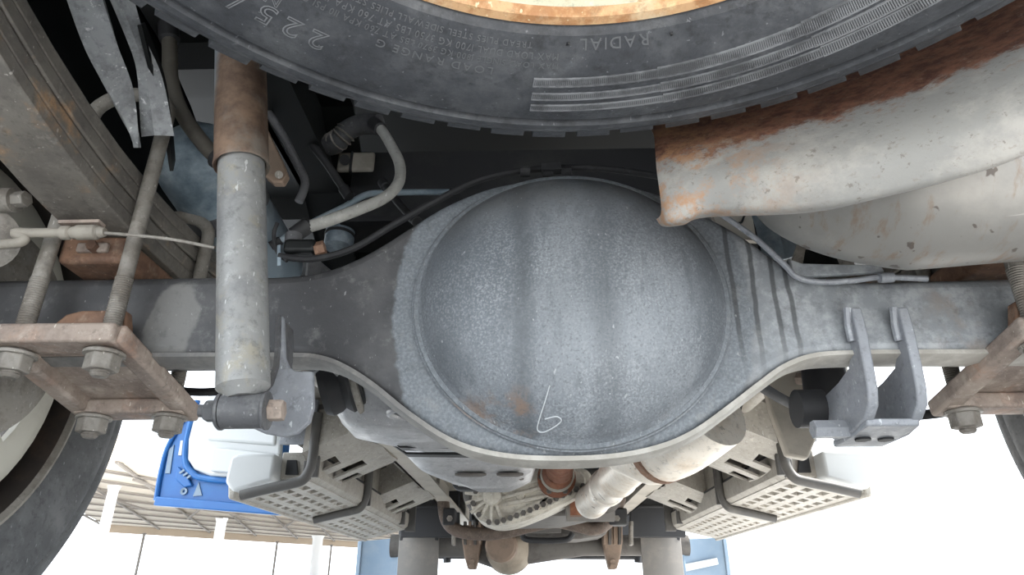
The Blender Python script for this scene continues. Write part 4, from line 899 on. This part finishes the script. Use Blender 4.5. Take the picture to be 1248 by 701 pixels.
# mud flaps and inner guards
for side, q in ((-1, [((437, 660), (492, 655), 'blue'), ((488, 655), (535, 655), 'grey')]), (1, [((826, 657), (885, 655), 'blue'), ((780, 647), (828, 655), 'grey')])):
    nm = 'left' if side < 0 else 'right'
    for (xa, ya), (xb, yb), kind in q:
        Yk = 3.22 if kind == 'grey' else 3.30
        o = thing('mud_flap' if kind == 'grey' else 'cab_corner', ('dusty grey mud flap ' if kind == 'grey' else 'dusty blue cab corner panel ') + 'hanging at the front %s, lower picture edge' % nm, 'mud flap' if kind == 'grey' else 'cab panel', PY((xa + xb) / 2, 720, Yk), 'front mud flaps' if kind == 'grey' else 'cab corner panels')
        pa, pb = PY(xa, ya, Yk), PY(xb, yb, Yk); zb_ = .10 if kind == 'grey' else .06
        rows = []
        for i in range(9):
            t = i / 8; x = pa.x + (pb.x - pa.x) * t; rows.append([V((x, Yk + .02 * sin(t * pi) * (1 if kind == 'blue' else -1), z)) for z in (zb_, .2, .3, pa.z + (pb.z - pa.z) * t)])
        MB().sheet(rows, .012).build('sheet', 'flap_grey' if kind == 'grey' else 'blue_dusty', o, bevel=.003)
        if kind == 'grey': MB().bar(pa + V((0, -.012, .0)), pb + V((0, -.012, .0)), .012, .03).build('top_strip', 'dust_dark', o, bevel=.003)
        else:
            for t in (.05, .95): x = pa.x + (pb.x - pa.x) * t; MB().bar(V((x, Yk - .006, zb_)), V((x, Yk - .006, pa.z)), .02, .02, (0, 1, 0)).build('edge_roll', 'blue_dusty', o, bevel=.004)
            if side > 0: MB().prism([PY(x, y, Yk - .012) for x, y in [(822, 690), (874, 680), (876, 688), (822, 700)]], (0, .006, 0)).build('reflector_strip', 'white_plastic', o, bevel=.001)
    o = thing('inner_guard', 'dark inner wheel guard forward of the %s side step' % nm, 'wheel guard', (side * .52, 3.1, .45), 'inner wheel guards')
    xs = (488, 560) if side < 0 else (768, 836)
    MB().prism([PY(x, y, 3.12) for x, y in [(xs[0], 600), (xs[1], 598), (xs[1], 655), (xs[0], 655)]], (0, .03, 0)).build('sheet', 'dust_dark', o, bevel=.004)
    MB().bar(PY(xs[0], 618, 3.11), PY(xs[1], 617, 3.11), .01, .012).build('crease', 'dust_dark', o, bevel=.003)

# ================================================================ BUILDING WITH CANOPY (left background)
CZ = 3.0
n0, n1 = PZ(-260, 480, CZ), PZ(300, 594, CZ)            # near edge line through (140,560) and (200,573)
n0, n1 = PZ(130, 558, CZ), PZ(200, 572, CZ); ed = (n1 - n0).normalized()
f0, f1 = PZ(180, 643, CZ), PZ(425, 660, CZ); fd = (f1 - f0).normalized()
N0 = n0 - ed * 4; N1 = n0 + ed * 26; F0 = f0 - fd * 2; F1 = f0 + fd * 34
o = thing('canopy', 'beige panelled canopy on a lattice frame left of the truck, seen from below', 'canopy', ((N0 + F1) / 2).x * V((1, 0, 0)) + V((0, 26, CZ)))
nu, nv = 14, 9; pm = None
def cp(u, v): return N0.lerp(N1, u).lerp(F0.lerp(F1, u), v)
for i in range(nu):
    for j in range(nv):
        e_ = .015; q = [cp((i + a) / nu, (j + b) / nv) for a, b in ((e_, e_ * 2), (1 - e_, e_ * 2), (1 - e_, 1 - e_ * 2), (e_, 1 - e_ * 2))]
        MB().prism(q, (0, 0, .05)).build('soffit_panel', 'canopy_panel', o, fix=False)
MB().add([cp(a, b) + V((0, 0, .12 + c_)) for c_ in (0, .06) for a, b in ((0, 0), (1, 0), (1, 1), (0, 1))], [(0, 1, 2, 3), (7, 6, 5, 4), (0, 4, 5, 1), (1, 5, 6, 2), (2, 6, 7, 3), (3, 7, 4, 0)]).build('roof_slab', 'canopy_beam', o)
MB().bar(N0 + V((0, 0, .25)), N1 + V((0, 0, .25)), .12, .55).build('fascia', 'canopy_fascia', o)
for i in range(0, nu + 1):
    MB().bar(cp(i / nu, 0) - V((0, 0, .05)), cp(i / nu, 1) - V((0, 0, .05)), .07, .06).build('beam', 'canopy_beam', o)
for j in range(1, nv): MB().bar(cp(0, j / nv) - V((0, 0, .05)), cp(1, j / nv) - V((0, 0, .05)), .06, .05).build('beam', 'canopy_beam', o)
for i in range(0, nu, 2):
    MB().bar(cp(i / nu, .1) - V((0, 0, .15)), cp((i + 1.4) / nu, .5) - V((0, 0, .15)), .08, .06).build('brace', 'canopy_beam', o)
    MB().bar(cp((i + 1.2) / nu, .15) - V((0, 0, .15)), cp(i / nu, .6) - V((0, 0, .15)), .08, .06).build('brace', 'canopy_beam', o)
MB().bar(F0 - V((0, 0, .15)), F1 - V((0, 0, .15)), .2, .35).build('rear_beam', 'canopy_fascia', o)
for k, (x, y, u_) in enumerate(((140, 590, .3), (271, 630, .3), (388, 652, .6))):
    p = PZ(x, y, CZ); rr = .14 * p.y / 20
    tag(MB().lathe([(0, 0), (rr * 1.5, 0), (rr * 1.5, .1), (rr, .14), (rr, CZ - GZ - .2), (rr * 1.3, CZ - GZ - .05), (0, CZ - GZ - .05)], (p.x, p.y, GZ), (0, 0, 1), 20).build('canopy_column', 'wall_white', None, loc=(p.x, p.y, GZ)),
        ['white canopy column nearest the rear tyre', 'white canopy column just below the blue locker', 'thin white canopy column beside the left step box'][k], 'column', 'canopy columns')
# slim posts carrying the far side of the canopy
ords = ['first', 'second', 'third', 'fourth', 'fifth']
for k, (x, y) in enumerate(((176, 650), (266, 656), (338, 660), (404, 664))):
    p = PZ(x, y, CZ - .3); h_ = CZ - GZ - .3; 
    tag(MB().lathe([(0, 0), (.14, 0), (.14, .05), (.06, .07), (.06, h_ - .06), (.10, h_ - .04), (.10, h_), (0, h_)], (p.x, p.y, GZ), (0, 0, 1), 12).build('slim_post', 'canopy_beam', None, loc=(p.x, p.y, GZ)),
        '%s slim grey post along the far canopy edge, counted from the rear tyre' % ords[k], 'post', 'slim canopy posts')

for ob in bpy.data.objects:
    if '_o' in ob: del ob['_o']
